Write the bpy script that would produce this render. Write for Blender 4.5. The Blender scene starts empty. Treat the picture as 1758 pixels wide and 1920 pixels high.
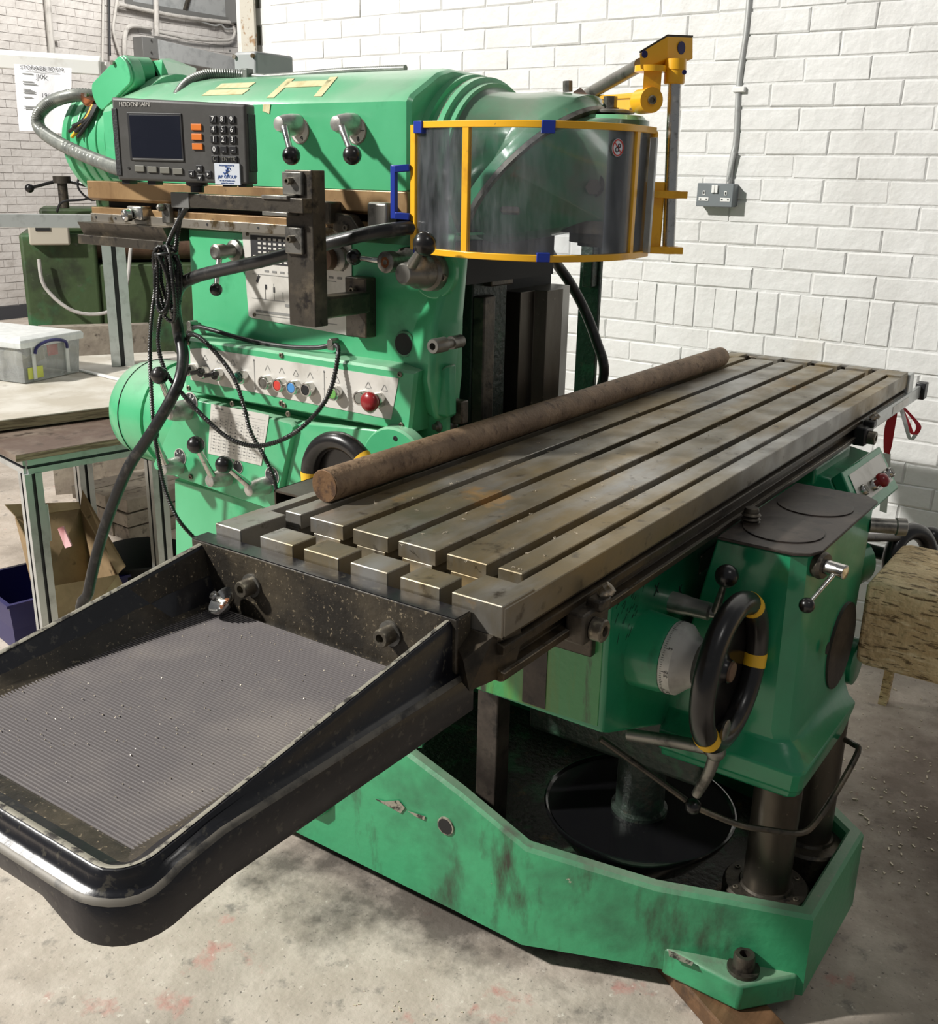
import bpy, bmesh, math, random
from mathutils import Vector, Matrix, Euler
random.seed(7)
R = math.radians
SC = bpy.context.scene
COL = SC.collection

# ---------------------------------------------------------------- camera, sky, lamps, exposure
cam_data = bpy.data.cameras.new('camera')
cam = bpy.data.objects.new('camera', cam_data)
COL.objects.link(cam)
cam.location = (-0.9942, -0.6293, 1.5574)
cam.rotation_euler = tuple(R(a) for a in (71.7812, -1.1193, -55.0202))
cam_data.sensor_fit = 'VERTICAL'
cam_data.sensor_height = 24.0
cam_data.lens = 24.0 * 1944.67 / 1920.0
cam_data.clip_start = 0.02
SC.camera = cam
SC.view_settings.view_transform = 'Standard'
SC.view_settings.look = 'None'
SC.view_settings.gamma = 1.0
SC.view_settings.use_curve_mapping = False
SC.view_settings.exposure = 0.0

world = bpy.data.worlds.new('workshop_air')
SC.world = world
world.use_nodes = True
wn = world.node_tree
wn.nodes['Background'].inputs[0].default_value = (0.93, 0.96, 1.0, 1)
wn.nodes['Background'].inputs[1].default_value = 0.165

def area_lamp(name, loc, target, size, power, col=(1, 0.97, 0.92), size_y=None):
    d = bpy.data.lights.new(name, 'AREA')
    d.energy = power
    d.color = col
    d.shape = 'RECTANGLE' if size_y else 'SQUARE'
    d.size = size
    if size_y:
        d.size_y = size_y
    o = bpy.data.objects.new(name, d)
    COL.objects.link(o)
    o.location = loc
    v = Vector(target) - Vector(loc)
    o.rotation_euler = v.to_track_quat('-Z', 'Y').to_euler()
    return o

# lamps out of view: the near one throws the hard shadows, the rest are fill
area_lamp('unseen_lamp', (-3.6, 4.6, 5.4), (0.7, 0.6, 1.1), 0.36, 800)
area_lamp('unseen_lamp', (0.2, 5.0, 5.6), (1.0, 4.0, 0.8), 0.8, 80)  # unseen overhead fill above the benches
area_lamp('unseen_lamp', (5.6, 6.9, 4.9), (6.6, 9.6, 1.4), 0.9, 190)  # added lamp facing only the far wall, to brighten it
area_lamp('unseen_lamp', (-0.4, -2.6, 5.2), (1.2, 0.2, 0.8), 0.8, 18)  # weak added fill from the operator side

# ---------------------------------------------------------------- materials
def mat(name, c, rough=0.5, metal=0.0, layers=(), bump=(), coat=0.0, spec=0.5, rvar=None, dust=None):
    """layers: (colour, noise scale, lo, hi, detail, axis stretch xyz); bump: (scale, strength, distance)"""
    m = bpy.data.materials.new(name)
    m.use_nodes = True
    nt = m.node_tree
    b = nt.nodes['Principled BSDF']
    b.inputs['Roughness'].default_value = rough
    b.inputs['Metallic'].default_value = metal
    b.inputs['Coat Weight'].default_value = coat
    b.inputs['Coat Roughness'].default_value = 0.12
    b.inputs['Specular IOR Level'].default_value = spec
    b.inputs['Base Color'].default_value = (*c, 1)
    if layers or bump or rvar:
        geo = nt.nodes.new('ShaderNodeNewGeometry')
    cur = None
    for L in layers:
        col, sc, lo, hi = L[:4]
        det = L[4] if len(L) > 4 else 4
        st = L[5] if len(L) > 5 else (1, 1, 1)
        mp = nt.nodes.new('ShaderNodeMapping')
        mp.inputs['Scale'].default_value = st
        mp.inputs['Location'].default_value = (random.random() * 9, random.random() * 9, 3)
        nt.links.new(geo.outputs['Position'], mp.inputs['Vector'])
        n = nt.nodes.new('ShaderNodeTexNoise')
        n.inputs['Scale'].default_value = sc
        n.inputs['Detail'].default_value = det
        n.inputs['Roughness'].default_value = 0.62
        nt.links.new(mp.outputs[0], n.inputs['Vector'])
        r = nt.nodes.new('ShaderNodeMapRange')
        r.inputs[1].default_value = lo
        r.inputs[2].default_value = hi
        nt.links.new(n.outputs['Fac'], r.inputs[0])
        mx = nt.nodes.new('ShaderNodeMix')
        mx.data_type = 'RGBA'
        nt.links.new(r.outputs[0], mx.inputs[0])
        if cur is None:
            mx.inputs[6].default_value = (*c, 1)
        else:
            nt.links.new(cur, mx.inputs[6])
        mx.inputs[7].default_value = (*col, 1)
        cur = mx.outputs[2]
    if dust:      # settled dust on whatever faces up
        sx = nt.nodes.new('ShaderNodeSeparateXYZ')
        nt.links.new(geo.outputs['Normal'], sx.inputs[0])
        r = nt.nodes.new('ShaderNodeMapRange')
        r.inputs[1].default_value = .25
        r.inputs[2].default_value = .95
        r.inputs[3].default_value = 0
        r.inputs[4].default_value = dust[1]
        nt.links.new(sx.outputs[2], r.inputs[0])
        n = nt.nodes.new('ShaderNodeTexNoise')
        n.inputs['Scale'].default_value = 6
        n.inputs['Detail'].default_value = 6
        nt.links.new(geo.outputs['Position'], n.inputs['Vector'])
        r2 = nt.nodes.new('ShaderNodeMapRange')
        r2.inputs[1].default_value = .3
        r2.inputs[2].default_value = .6
        r2.inputs[3].default_value = .35
        nt.links.new(n.outputs['Fac'], r2.inputs[0])
        ml = nt.nodes.new('ShaderNodeMath')
        ml.operation = 'MULTIPLY'
        nt.links.new(r.outputs[0], ml.inputs[0])
        nt.links.new(r2.outputs[0], ml.inputs[1])
        mx = nt.nodes.new('ShaderNodeMix')
        mx.data_type = 'RGBA'
        nt.links.new(ml.outputs[0], mx.inputs[0])
        nt.links.new(cur, mx.inputs[6])
        mx.inputs[7].default_value = (*dust[0], 1)
        cur = mx.outputs[2]
    if cur is not None:
        nt.links.new(cur, b.inputs['Base Color'])
    if rvar:
        n = nt.nodes.new('ShaderNodeTexNoise')
        n.inputs['Scale'].default_value = rvar[0]
        n.inputs['Detail'].default_value = 5
        nt.links.new(geo.outputs['Position'], n.inputs['Vector'])
        r = nt.nodes.new('ShaderNodeMapRange')
        r.inputs[1].default_value = 0.35
        r.inputs[2].default_value = 0.65
        r.inputs[3].default_value = rvar[1]
        r.inputs[4].default_value = rvar[2]
        nt.links.new(n.outputs['Fac'], r.inputs[0])
        nt.links.new(r.outputs[0], b.inputs['Roughness'])
    prev = None
    for (sc, stg, dist) in bump:
        n = nt.nodes.new('ShaderNodeTexNoise')
        n.inputs['Scale'].default_value = sc
        n.inputs['Detail'].default_value = 4
        nt.links.new(geo.outputs['Position'], n.inputs['Vector'])
        bp = nt.nodes.new('ShaderNodeBump')
        bp.inputs['Strength'].default_value = stg
        bp.inputs['Distance'].default_value = dist
        nt.links.new(n.outputs['Fac'], bp.inputs['Height'])
        if prev is not None:
            nt.links.new(prev, bp.inputs['Normal'])
        prev = bp.outputs[0]
    if prev is not None:
        nt.links.new(prev, b.inputs['Normal'])
    return m

GRN = (0.070, 0.42, 0.19)
M = {}
M['green'] = mat('green_machine_enamel', GRN, 0.32, 0, [((0.10, 0.49, 0.24), 3, .42, .7), ((0.03, 0.25, 0.11), 9, .60, .80), ((0.05, 0.08, 0.05), 60, .70, .80, 6)], [(35, .06, .01)], coat=.35, dust=((0.36, 0.50, 0.37), .75))
M['green_dirty'] = mat('green_enamel_grimy', (0.045, 0.34, 0.15), 0.42, 0, [((0.03, 0.17, 0.08), 5, .46, .70), ((0.03, 0.035, 0.022), 11, .56, .72, 8, (1, 1, .35)), ((0.42, 0.38, 0.30), 26, .71, .74, 8)], [(40, .15, .01)], coat=.2, dust=((0.34, 0.36, 0.29), .6))
M['green_knee_shaded'] = mat('green_enamel_knee_shaded', (0.014, 0.235, 0.105), 0.30, 0, [((0.02, 0.30, 0.13), 4, .42, .7), ((0.015, 0.10, 0.05), 13, .60, .78, 6, (1, 1, .4)), ((0.02, 0.02, 0.015), 70, .70, .8, 5)], [(40, .07, .01)], coat=.4)  # machine green darkened to carry the shade on the knee side
M['green_stain'] = mat('green_enamel_oil_stained', (0.03, 0.26, 0.07), 0.35, 0, [((0.10, 0.20, 0.02), 10, .45, .62, 5, (1, 1, .15)), ((0.015, 0.02, 0.01), 22, .58, .68, 8, (1, 1, .18))], [(60, .15, .01)], coat=.4)
M['green_head'] = mat('green_enamel_oily_head', (0.035, 0.20, 0.10), 0.28, 0, [((0.09, 0.14, 0.09), 6, .45, .62), ((0.16, 0.11, 0.06), 18, .64, .76, 6)], [(30, .08, .01)], coat=.6, dust=((0.26, 0.33, 0.25), .6))
M['green_old'] = mat('old_green_paint', (0.050, 0.085, 0.030), 0.6, 0, [((0.035, 0.15, 0.06), 3, .55, .68), ((0.022, 0.030, 0.014), 4, .48, .66), ((0.10, 0.11, 0.08), 25, .63, .75)], [(30, .2, .01)])
M['black_green'] = mat('oiled_dark_casting', (0.03, 0.045, 0.035), 0.45, .2, [((0.035, 0.10, 0.055), 12, .56, .70), ((0.07, 0.06, 0.045), 45, .55, .72)], [(70, .4, .01)])
M['steel_table'] = mat('planed_table_steel', (0.20, 0.172, 0.12), 0.40, .6, [((0.25, 0.19, 0.10), 5, .42, .6, 6, (.5, 2, 1)), ((0.31, 0.30, 0.28), 2.2, .47, .62, 7, (.7, 2.5, 1)), ((0.06, 0.045, 0.03), 30, .60, .74, 7), ((0.42, 0.26, 0.11), 7, .665, .74, 8)], [(160, .07, .002)], rvar=(14, .30, .55))
M['steel_side'] = mat('browned_table_side', (0.05, 0.04, 0.028), 0.42, .6, [((0.13, 0.09, 0.045), 9, .52, .70, 7, (.6, 1, 1)), ((0.02, 0.017, 0.013), 20, .52, .7)], [(90, .2, .003)])
M['steel_way'] = mat('oily_slideway_steel', (0.10, 0.088, 0.07), 0.33, .7, [((0.045, 0.035, 0.025), 7, .45, .66, 6, (1, 1, .3)), ((0.24, 0.20, 0.15), 70, .66, .74)], [(120, .06, .002)])
M['steel_bright'] = mat('bright_edge_steel', (0.42, 0.38, 0.32), 0.35, .8, [((0.14, 0.10, 0.05), 28, .52, .66)])
M['grease_way'] = mat('greasy_ochre_slideway', (0.34, 0.215, 0.10), 0.42, .25, [((0.20, 0.115, 0.05), 8, .46, .68, 6, (1, 1, .5)), ((0.07, 0.045, 0.03), 45, .63, .74)], [(60, .12, .004)])
M['black_paint'] = mat('gloss_black_paint', (0.008, 0.008, 0.011), 0.30, 0, [((0.055, 0.05, 0.04), 95, .60, .68, 3), ((0.42, 0.42, 0.36), 17, .715, .73, 8)], [(35, .1, .01)], coat=.3)
M['black_dusty'] = mat('dusty_black_tray_paint', (0.024, 0.020, 0.015), 0.48, .1, [((0.085, 0.068, 0.045), 9, .42, .66, 8), ((0.26, 0.21, 0.14), 190, .62, .69, 3), ((0.36, 0.36, 0.32), 15, .73, .745, 8)], [(90, .35, .004)])
M['rim_wear'] = mat('worn_rim_metal', (0.33, 0.31, 0.25), 0.5, .3, [((0.05, 0.045, 0.04), 60, .50, .60, 6)])
M['ledge_dust_glint'] = mat('tray_ledge_dust_and_highlight', (0.15, 0.135, 0.11), 0.5, .1, [((0.03, 0.028, 0.026), 30, .5, .66, 6)])  # ledge dust and the shoulder highlight painted as one paler colour
M['rubber'] = mat('ribbed_rubber', (0.17, 0.155, 0.155), 0.5, 0, [((0.25, 0.225, 0.21), 5, .45, .7, 6)], [(60, .1, .002)])
M['dull_silver'] = mat('scuffed_silver_casting', (0.50, 0.485, 0.45), 0.34, .6, [((0.28, 0.27, 0.25), 30, .5, .68)], [(60, .12, .003)])
M['chrome'] = mat('worn_chrome', (0.62, 0.61, 0.58), 0.20, 1.0, [((0.30, 0.28, 0.25), 60, .56, .70)], rvar=(40, .12, .35))
M['grey_metal'] = mat('grey_cast_metal', (0.26, 0.25, 0.225), 0.38, .75, [((0.10, 0.095, 0.085), 30, .5, .68)], [(60, .15, .003)])
M['dark_metal'] = mat('dark_scaled_steel', (0.075, 0.065, 0.052), 0.42, .6, [((0.17, 0.14, 0.10), 16, .52, .70, 7), ((0.025, 0.022, 0.02), 38, .55, .7)], [(90, .25, .003)])
M['bakelite'] = mat('black_bakelite', (0.010, 0.009, 0.009), 0.28, 0, [((0.035, 0.03, 0.027), 18, .55, .75)], coat=.15)
M['black_plastic'] = mat('black_plastic', (0.014, 0.014, 0.016), 0.4)
M['black_rubber'] = mat('black_hose_rubber', (0.016, 0.016, 0.016), 0.36, 0, [((0.06, 0.055, 0.05), 40, .55, .7)], [(80, .1, .002)])
M['yellow_tape'] = mat('yellow_tape', (0.85, 0.50, 0.025), 0.45, 0, [((0.45, 0.25, 0.03), 50, .60, .72)])
M['yellow'] = mat('yellow_guard_enamel', (0.86, 0.45, 0.015), 0.36, 0, [((0.62, 0.29, 0.012), 18, .58, .78), ((0.12, 0.07, 0.03), 90, .70, .78)], coat=.3)
M['blue'] = mat('blue_plastic', (0.012, 0.035, 0.30), 0.35)
M['blue_dark'] = mat('dark_blue_plastic', (0.012, 0.012, 0.10), 0.4)
M['rod'] = mat('rusty_round_bar', (0.20, 0.130, 0.080), 0.62, .2, [((0.33, 0.225, 0.14), 20, .42, .66, 7), ((0.10, 0.058, 0.034), 55, .55, .7)], [(160, .5, .003)])
M['rod_end'] = mat('sawn_rusty_bar_end', (0.19, 0.105, 0.05), 0.55, .4, [((0.09, 0.05, 0.03), 70, .48, .62)], [(200, .4, .002)])
M['plate'] = mat('printed_metal_plate', (0.70, 0.68, 0.63), 0.38, .15, [((0.46, 0.44, 0.39), 9, .50, .74), ((0.25, 0.24, 0.2), 70, .68, .76)])
M['ink'] = mat('black_plate_ink', (0.03, 0.03, 0.032), 0.5)
M['ink_grey'] = mat('faded_grey_ink', (0.24, 0.24, 0.23), 0.5)
M['white_ink'] = mat('white_ink', (0.82, 0.82, 0.80), 0.5)
M['dro_grey'] = mat('readout_grey_casing', (0.070, 0.068, 0.063), 0.48, 0, [((0.085, 0.083, 0.078), 30, .45, .65)], [(300, .06, .001)])
M['dro_dark'] = mat('readout_side_rubber', (0.026, 0.027, 0.029), 0.6, 0, (), [(240, .5, .002)])
M['screen'] = mat('unlit_lcd_screen', (0.010, 0.012, 0.022), 0.22, 0, [((0.018, 0.02, 0.032), 4, .4, .65)])
M['key_dark'] = mat('dark_key_caps', (0.022, 0.022, 0.024), 0.45)
M['key_grey'] = mat('grey_soft_keys', (0.20, 0.195, 0.165), 0.5)
M['orange'] = mat('orange_key_caps', (0.80, 0.21, 0.025), 0.45)
M['sticker'] = mat('white_sticker', (0.74, 0.79, 0.86), 0.4)
M['sticker_blue'] = mat('sticker_blue_ink', (0.02, 0.09, 0.33), 0.4)
M['red'] = mat('red_plastic', (0.62, 0.055, 0.04), 0.35, 0, [((0.40, 0.03, 0.03), 40, .5, .7)])
M['dark_red'] = mat('dark_red_mushroom_button', (0.28, 0.015, 0.018), 0.28, coat=.3)
M['btn_blue'] = mat('blue_push_button', (0.07, 0.27, 0.60), 0.35)
M['btn_green'] = mat('green_push_button', (0.16, 0.42, 0.10), 0.35)
M['lens_green'] = mat('green_signal_lens', (0.008, 0.085, 0.05), 0.14, coat=.6)
M['brass'] = mat('brass', (0.55, 0.40, 0.13), 0.3, .9, [((0.25, 0.17, 0.06), 90, .5, .65)])
M['copper'] = mat('copper_tint', (0.50, 0.20, 0.10), 0.25, .9)
M['hose_grey'] = mat('grey_flexible_conduit', (0.17, 0.18, 0.165), 0.36, .25, [((0.27, 0.28, 0.25), 30, .45, .65)])
M['alu'] = mat('anodised_aluminium', (0.56, 0.58, 0.57), 0.34, .55, [((0.42, 0.43, 0.42), 20, .5, .7)])
M['alu_groove_shade'] = mat('aluminium_groove_shade', (0.07, 0.07, 0.075), 0.5, .4)  # shade inside the profile grooves, painted as a darker metal
M['white_metal'] = mat('white_painted_steel', (0.66, 0.66, 0.63), 0.4, 0, [((0.48, 0.46, 0.42), 9, .55, .75)])
M['ply'] = mat('worn_plywood_top', (0.46, 0.42, 0.35), 0.55, 0, [((0.60, 0.57, 0.51), 5, .42, .62, 7), ((0.27, 0.235, 0.18), 11, .62, .74, 7)], [(30, .12, .004)])
M['ply_edge'] = mat('plywood_edge', (0.36, 0.29, 0.19), 0.7, 0, [((0.16, 0.12, 0.075), 8, .45, .6, 4, (1, 1, 24))], [(60, .3, .004)])
M['board_brown'] = mat('oil_soaked_board', (0.115, 0.078, 0.060), 0.5, 0, [((0.20, 0.16, 0.125), 6, .45, .66, 7), ((0.045, 0.03, 0.022), 14, .55, .70)], [(40, .15, .004)])
M['timber'] = mat('rough_sawn_timber', (0.78, 0.62, 0.36), 0.8, 0, [((0.50, 0.35, 0.17), 9, .42, .62, 8, (1, .5, 2)), ((0.17, 0.115, 0.055), 95, .54, .60, 9, (1.0, .25, 1.4)), ((0.76, 0.62, 0.38), 70, .56, .66, 6, (1, .3, 1.6))], [(55, .8, .01), (18, .3, .01)])
M['timber_dark'] = mat('oily_brown_timber', (0.115, 0.060, 0.028), 0.6, 0, [((0.20, 0.105, 0.05), 10, .45, .65, 6, (.3, 3, 3)), ((0.03, 0.018, 0.012), 16, .55, .7)], [(50, .4, .005)])
M['timber_grey'] = mat('weathered_grey_timber', (0.24, 0.205, 0.165), 0.7, 0, [((0.34, 0.30, 0.24), 8, .45, .65), ((0.08, 0.065, 0.05), 22, .56, .7)], [(50, .4, .005)])
M['card'] = mat('brown_cardboard', (0.29, 0.20, 0.105), 0.75, 0, [((0.19, 0.125, 0.06), 6, .46, .68), ((0.09, 0.06, 0.03), 22, .64, .74)], [(20, .2, .01)])
M['card_light'] = mat('worn_cardboard_flap', (0.40, 0.30, 0.165), 0.75, 0, [((0.28, 0.19, 0.10), 8, .46, .68)], [(20, .2, .01)])
M['paper'] = mat('white_paper', (0.78, 0.78, 0.80), 0.6, 0, (), [(9, .3, .02)])
M['rust_steel'] = mat('rust_speckled_steel', (0.50, 0.47, 0.40), 0.6, 0, [((0.30, 0.19, 0.10), 28, .55, .63, 6), ((0.16, 0.09, 0.05), 70, .62, .70, 6)], [(60, .3, .004)])
M['brick_white'] = mat('white_painted_brick', (0.76, 0.76, 0.745), 0.55, 0, [((0.68, 0.675, 0.655), 4, .42, .68, 6), ((0.60, 0.57, 0.51), 2.1, .60, .80, 7)], [(22, .45, .008), (70, .25, .004)])
M['mortar_white'] = mat('painted_mortar_bed', (0.70, 0.70, 0.685), 0.7, 0, [((0.50, 0.495, 0.48), 14, .56, .70, 7)], [(40, .6, .008)])
M['brick_far'] = mat('far_painted_brick', (0.60, 0.575, 0.55), 0.6, 0, [((0.48, 0.455, 0.43), 1.7, .42, .66, 7), ((0.26, 0.235, 0.21), 3.4, .64, .80, 8)], [(14, .6, .02)])
M['mortar_far'] = mat('far_mortar_bed', (0.52, 0.49, 0.465), 0.7, 0, [((0.28, 0.26, 0.24), 7, .52, .66, 7)])
M['skirting'] = mat('dark_grey_skirting_paint', (0.045, 0.047, 0.055), 0.6)
M['grey_box'] = mat('grey_enclosure_enamel', (0.36, 0.37, 0.37), 0.42, 0, [((0.27, 0.28, 0.28), 9, .5, .7)])
M['dark_box'] = mat('dark_grey_enclosure', (0.15, 0.15, 0.145), 0.45)
M['dark'] = mat('dark_void', (0.012, 0.012, 0.012), 0.7)
M['basin'] = mat('oily_black_basin', (0.007, 0.007, 0.008), 0.14, 0, [((0.03, 0.028, 0.026), 130, .68, .72, 3)], [(14, .04, .02)], coat=.5)
M['oily_floor'] = mat('sludge_in_casting', (0.028, 0.023, 0.016), 0.5, 0, [((0.04, 0.13, 0.06), 12, .52, .66), ((0.17, 0.10, 0.04), 20, .58, .72)], [(70, .6, .01)])
M['dial_white'] = mat('white_dial_ring', (0.62, 0.61, 0.57), 0.32, .1, [((0.42, 0.41, 0.38), 20, .5, .72)])
M['screw'] = mat('socket_screw_steel', (0.16, 0.14, 0.11), 0.38, .7, [((0.30, 0.27, 0.2), 120, .5, .65)])
M['lid_black'] = mat('blackened_knee_lid', (0.035, 0.027, 0.023), 0.48, .2, [((0.075, 0.06, 0.048), 12, .45, .68, 7), ((0.012, 0.01, 0.009), 30, .55, .7)], [(70, .2, .003)])
M['tape'] = mat('old_masking_tape', (0.62, 0.58, 0.34), 0.6, 0, [((0.52, 0.44, 0.22), 30, .5, .68)], [(60, .3, .002)])
M['swarf'] = mat('metal_swarf_chips', (0.66, 0.58, 0.46), 0.4, .3)
M['pipe_grey'] = mat('galvanised_conduit', (0.47, 0.48, 0.47), 0.42, .35, [((0.36, 0.36, 0.35), 20, .5, .7)])
M['pipe_far'] = mat('painted_wall_pipe', (0.50, 0.48, 0.45), 0.5, 0, [((0.33, 0.31, 0.29), 12, .5, .7)])
M['socket_grey'] = mat('metalclad_socket_grey', (0.17, 0.19, 0.20), 0.42)
M['white_plastic'] = mat('white_plastic', (0.80, 0.80, 0.78), 0.35)
M['cream'] = mat('cream_switch_box', (0.50, 0.46, 0.38), 0.5)
M['rust_tube'] = mat('rusty_brown_roller', (0.115, 0.065, 0.042), 0.55, .3, [((0.18, 0.11, 0.07), 10, .45, .65)])
M['red_tape'] = mat('red_barrier_tape', (0.62, 0.02, 0.04), 0.35)
M['concrete'] = mat('bare_concrete_floor', (0.47, 0.405, 0.34), 0.72, 0,
    [((0.57, 0.50, 0.43), 7, .42, .60, 9), ((0.36, 0.31, 0.26), 2.3, .50, .66, 9), ((0.50, 0.27, 0.23), 4.4, .62, .68, 9), ((0.24, 0.215, 0.19), 16, .58, .70, 9), ((0.14, 0.125, 0.11), 85, .62, .70, 5), ((0.72, 0.66, 0.58), 48, .63, .72, 5)],
    [(60, .5, .004), (12, .2, .01)])

def floor_shade(m, centre, r0, r1, col):
    """floor shade painted into the concrete colour, with a ragged edge"""
    nt = m.node_tree; b = nt.nodes['Principled BSDF']; src = b.inputs['Base Color'].links[0].from_socket
    geo = nt.nodes.new('ShaderNodeNewGeometry')
    d = nt.nodes.new('ShaderNodeVectorMath'); d.operation = 'DISTANCE'; d.inputs[1].default_value = centre
    nt.links.new(geo.outputs['Position'], d.inputs[0])
    n = nt.nodes.new('ShaderNodeTexNoise'); n.inputs['Scale'].default_value = 3.5; n.inputs['Detail'].default_value = 9; n.inputs['Roughness'].default_value = .65
    nt.links.new(geo.outputs['Position'], n.inputs['Vector'])
    k = nt.nodes.new('ShaderNodeMath'); k.operation = 'MULTIPLY_ADD'; k.inputs[1].default_value = -1.5
    nt.links.new(n.outputs['Fac'], k.inputs[0]); nt.links.new(d.outputs['Value'], k.inputs[2])
    r = nt.nodes.new('ShaderNodeMapRange'); r.inputs[1].default_value = r1 - .75; r.inputs[2].default_value = r0 - .75; r.inputs[3].default_value = 0; r.inputs[4].default_value = .85
    nt.links.new(k.outputs[0], r.inputs[0])
    mx = nt.nodes.new('ShaderNodeMix'); mx.data_type = 'RGBA'
    nt.links.new(r.outputs[0], mx.inputs[0]); nt.links.new(src, mx.inputs[6]); mx.inputs[7].default_value = (*col, 1)
    nt.links.new(mx.outputs[2], b.inputs['Base Color'])
floor_shade(M['concrete'], (1.75, -.70, 0), .35, .95, (0.12, 0.085, 0.065))  # machine's shade on the floor right of the base, painted in
floor_shade(M['concrete'], (.9, .55, 0), .35, .62, (0.07, 0.06, 0.05))  # painted shade under and around the base

def glassy(name, tint, haze, rough=0.12, hazecol=(0.75, 0.78, 0.85)):
    m = bpy.data.materials.new(name)
    m.use_nodes = True
    nt = m.node_tree
    nt.nodes.clear()
    out = nt.nodes.new('ShaderNodeOutputMaterial')
    tr = nt.nodes.new('ShaderNodeBsdfTransparent')
    tr.inputs[0].default_value = (*tint, 1)
    gl = nt.nodes.new('ShaderNodeBsdfGlossy')
    gl.inputs['Roughness'].default_value = rough
    fr = nt.nodes.new('ShaderNodeFresnel')
    fr.inputs[0].default_value = 1.45
    m1 = nt.nodes.new('ShaderNodeMixShader')
    nt.links.new(fr.outputs[0], m1.inputs[0])
    nt.links.new(tr.outputs[0], m1.inputs[1])
    nt.links.new(gl.outputs[0], m1.inputs[2])
    df = nt.nodes.new('ShaderNodeBsdfDiffuse')
    df.inputs[0].default_value = (*hazecol, 1)
    geo = nt.nodes.new('ShaderNodeNewGeometry')
    mp = nt.nodes.new('ShaderNodeMapping')
    mp.inputs['Scale'].default_value = (1, 1, .22)
    nt.links.new(geo.outputs['Position'], mp.inputs[0])
    n = nt.nodes.new('ShaderNodeTexNoise')
    n.inputs['Scale'].default_value = 22
    n.inputs['Detail'].default_value = 9
    n.inputs['Roughness'].default_value = .7
    nt.links.new(mp.outputs[0], n.inputs['Vector'])
    r = nt.nodes.new('ShaderNodeMapRange')
    r.inputs[1].default_value = .40
    r.inputs[2].default_value = .72
    r.inputs[3].default_value = haze[0]
    r.inputs[4].default_value = haze[1]
    nt.links.new(n.outputs['Fac'], r.inputs[0])
    m2 = nt.nodes.new('ShaderNodeMixShader')
    nt.links.new(r.outputs[0], m2.inputs[0])
    nt.links.new(m1.outputs[0], m2.inputs[1])
    nt.links.new(df.outputs[0], m2.inputs[2])
    nt.links.new(m2.outputs[0], out.inputs[0])
    return m
M['plexi'] = glassy('scratched_clear_guard_panel', (0.965, 0.975, 0.99), (.015, .13))
M['box_clear'] = glassy('translucent_storage_box_plastic', (0.90, 0.93, 0.93), (.18, .34), .2, (.86, .88, .86))
M['lid_clear'] = glassy('milky_storage_box_lid', (0.9, 0.92, 0.92), (.50, .66), .2, (.90, .92, .90))

# ---------------------------------------------------------------- mesh building helpers
WL = {}
def wloc(o):
    return WL.get(o.name, Vector((0, 0, 0))) if o else Vector((0, 0, 0))

def tag(o, label=None, cat=None, group=None, kind=None):
    if label: o['label'] = label
    if cat: o['category'] = cat
    if group: o['group'] = group
    if kind: o['kind'] = kind
    return o

def thing(name, loc, label, cat, group=None):
    o = bpy.data.objects.new(name, None)
    COL.objects.link(o)
    o.location = loc
    o.empty_display_size = .05
    WL[o.name] = Vector(loc)
    return tag(o, label, cat, group)

def perp(a):
    a = Vector(a).normalized()
    u = a.cross(Vector((0, 0, 1)))
    if u.length < 1e-3:
        u = a.cross(Vector((0, 1, 0)))
    u.normalize()
    return a, u, a.cross(u)

def catmull(P, k=6):
    P = [Vector(p) for p in P]
    out = []
    n = len(P)
    for i in range(n - 1):
        p0 = P[max(i - 1, 0)]; p1 = P[i]; p2 = P[i + 1]; p3 = P[min(i + 2, n - 1)]
        for j in range(k):
            t = j / k
            out.append(0.5 * ((2 * p1) + (p2 - p0) * t + (2 * p0 - 5 * p1 + 4 * p2 - p3) * t * t + (3 * p1 - p0 - 3 * p2 + p3) * t ** 3))
    out.append(P[-1])
    return out

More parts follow.
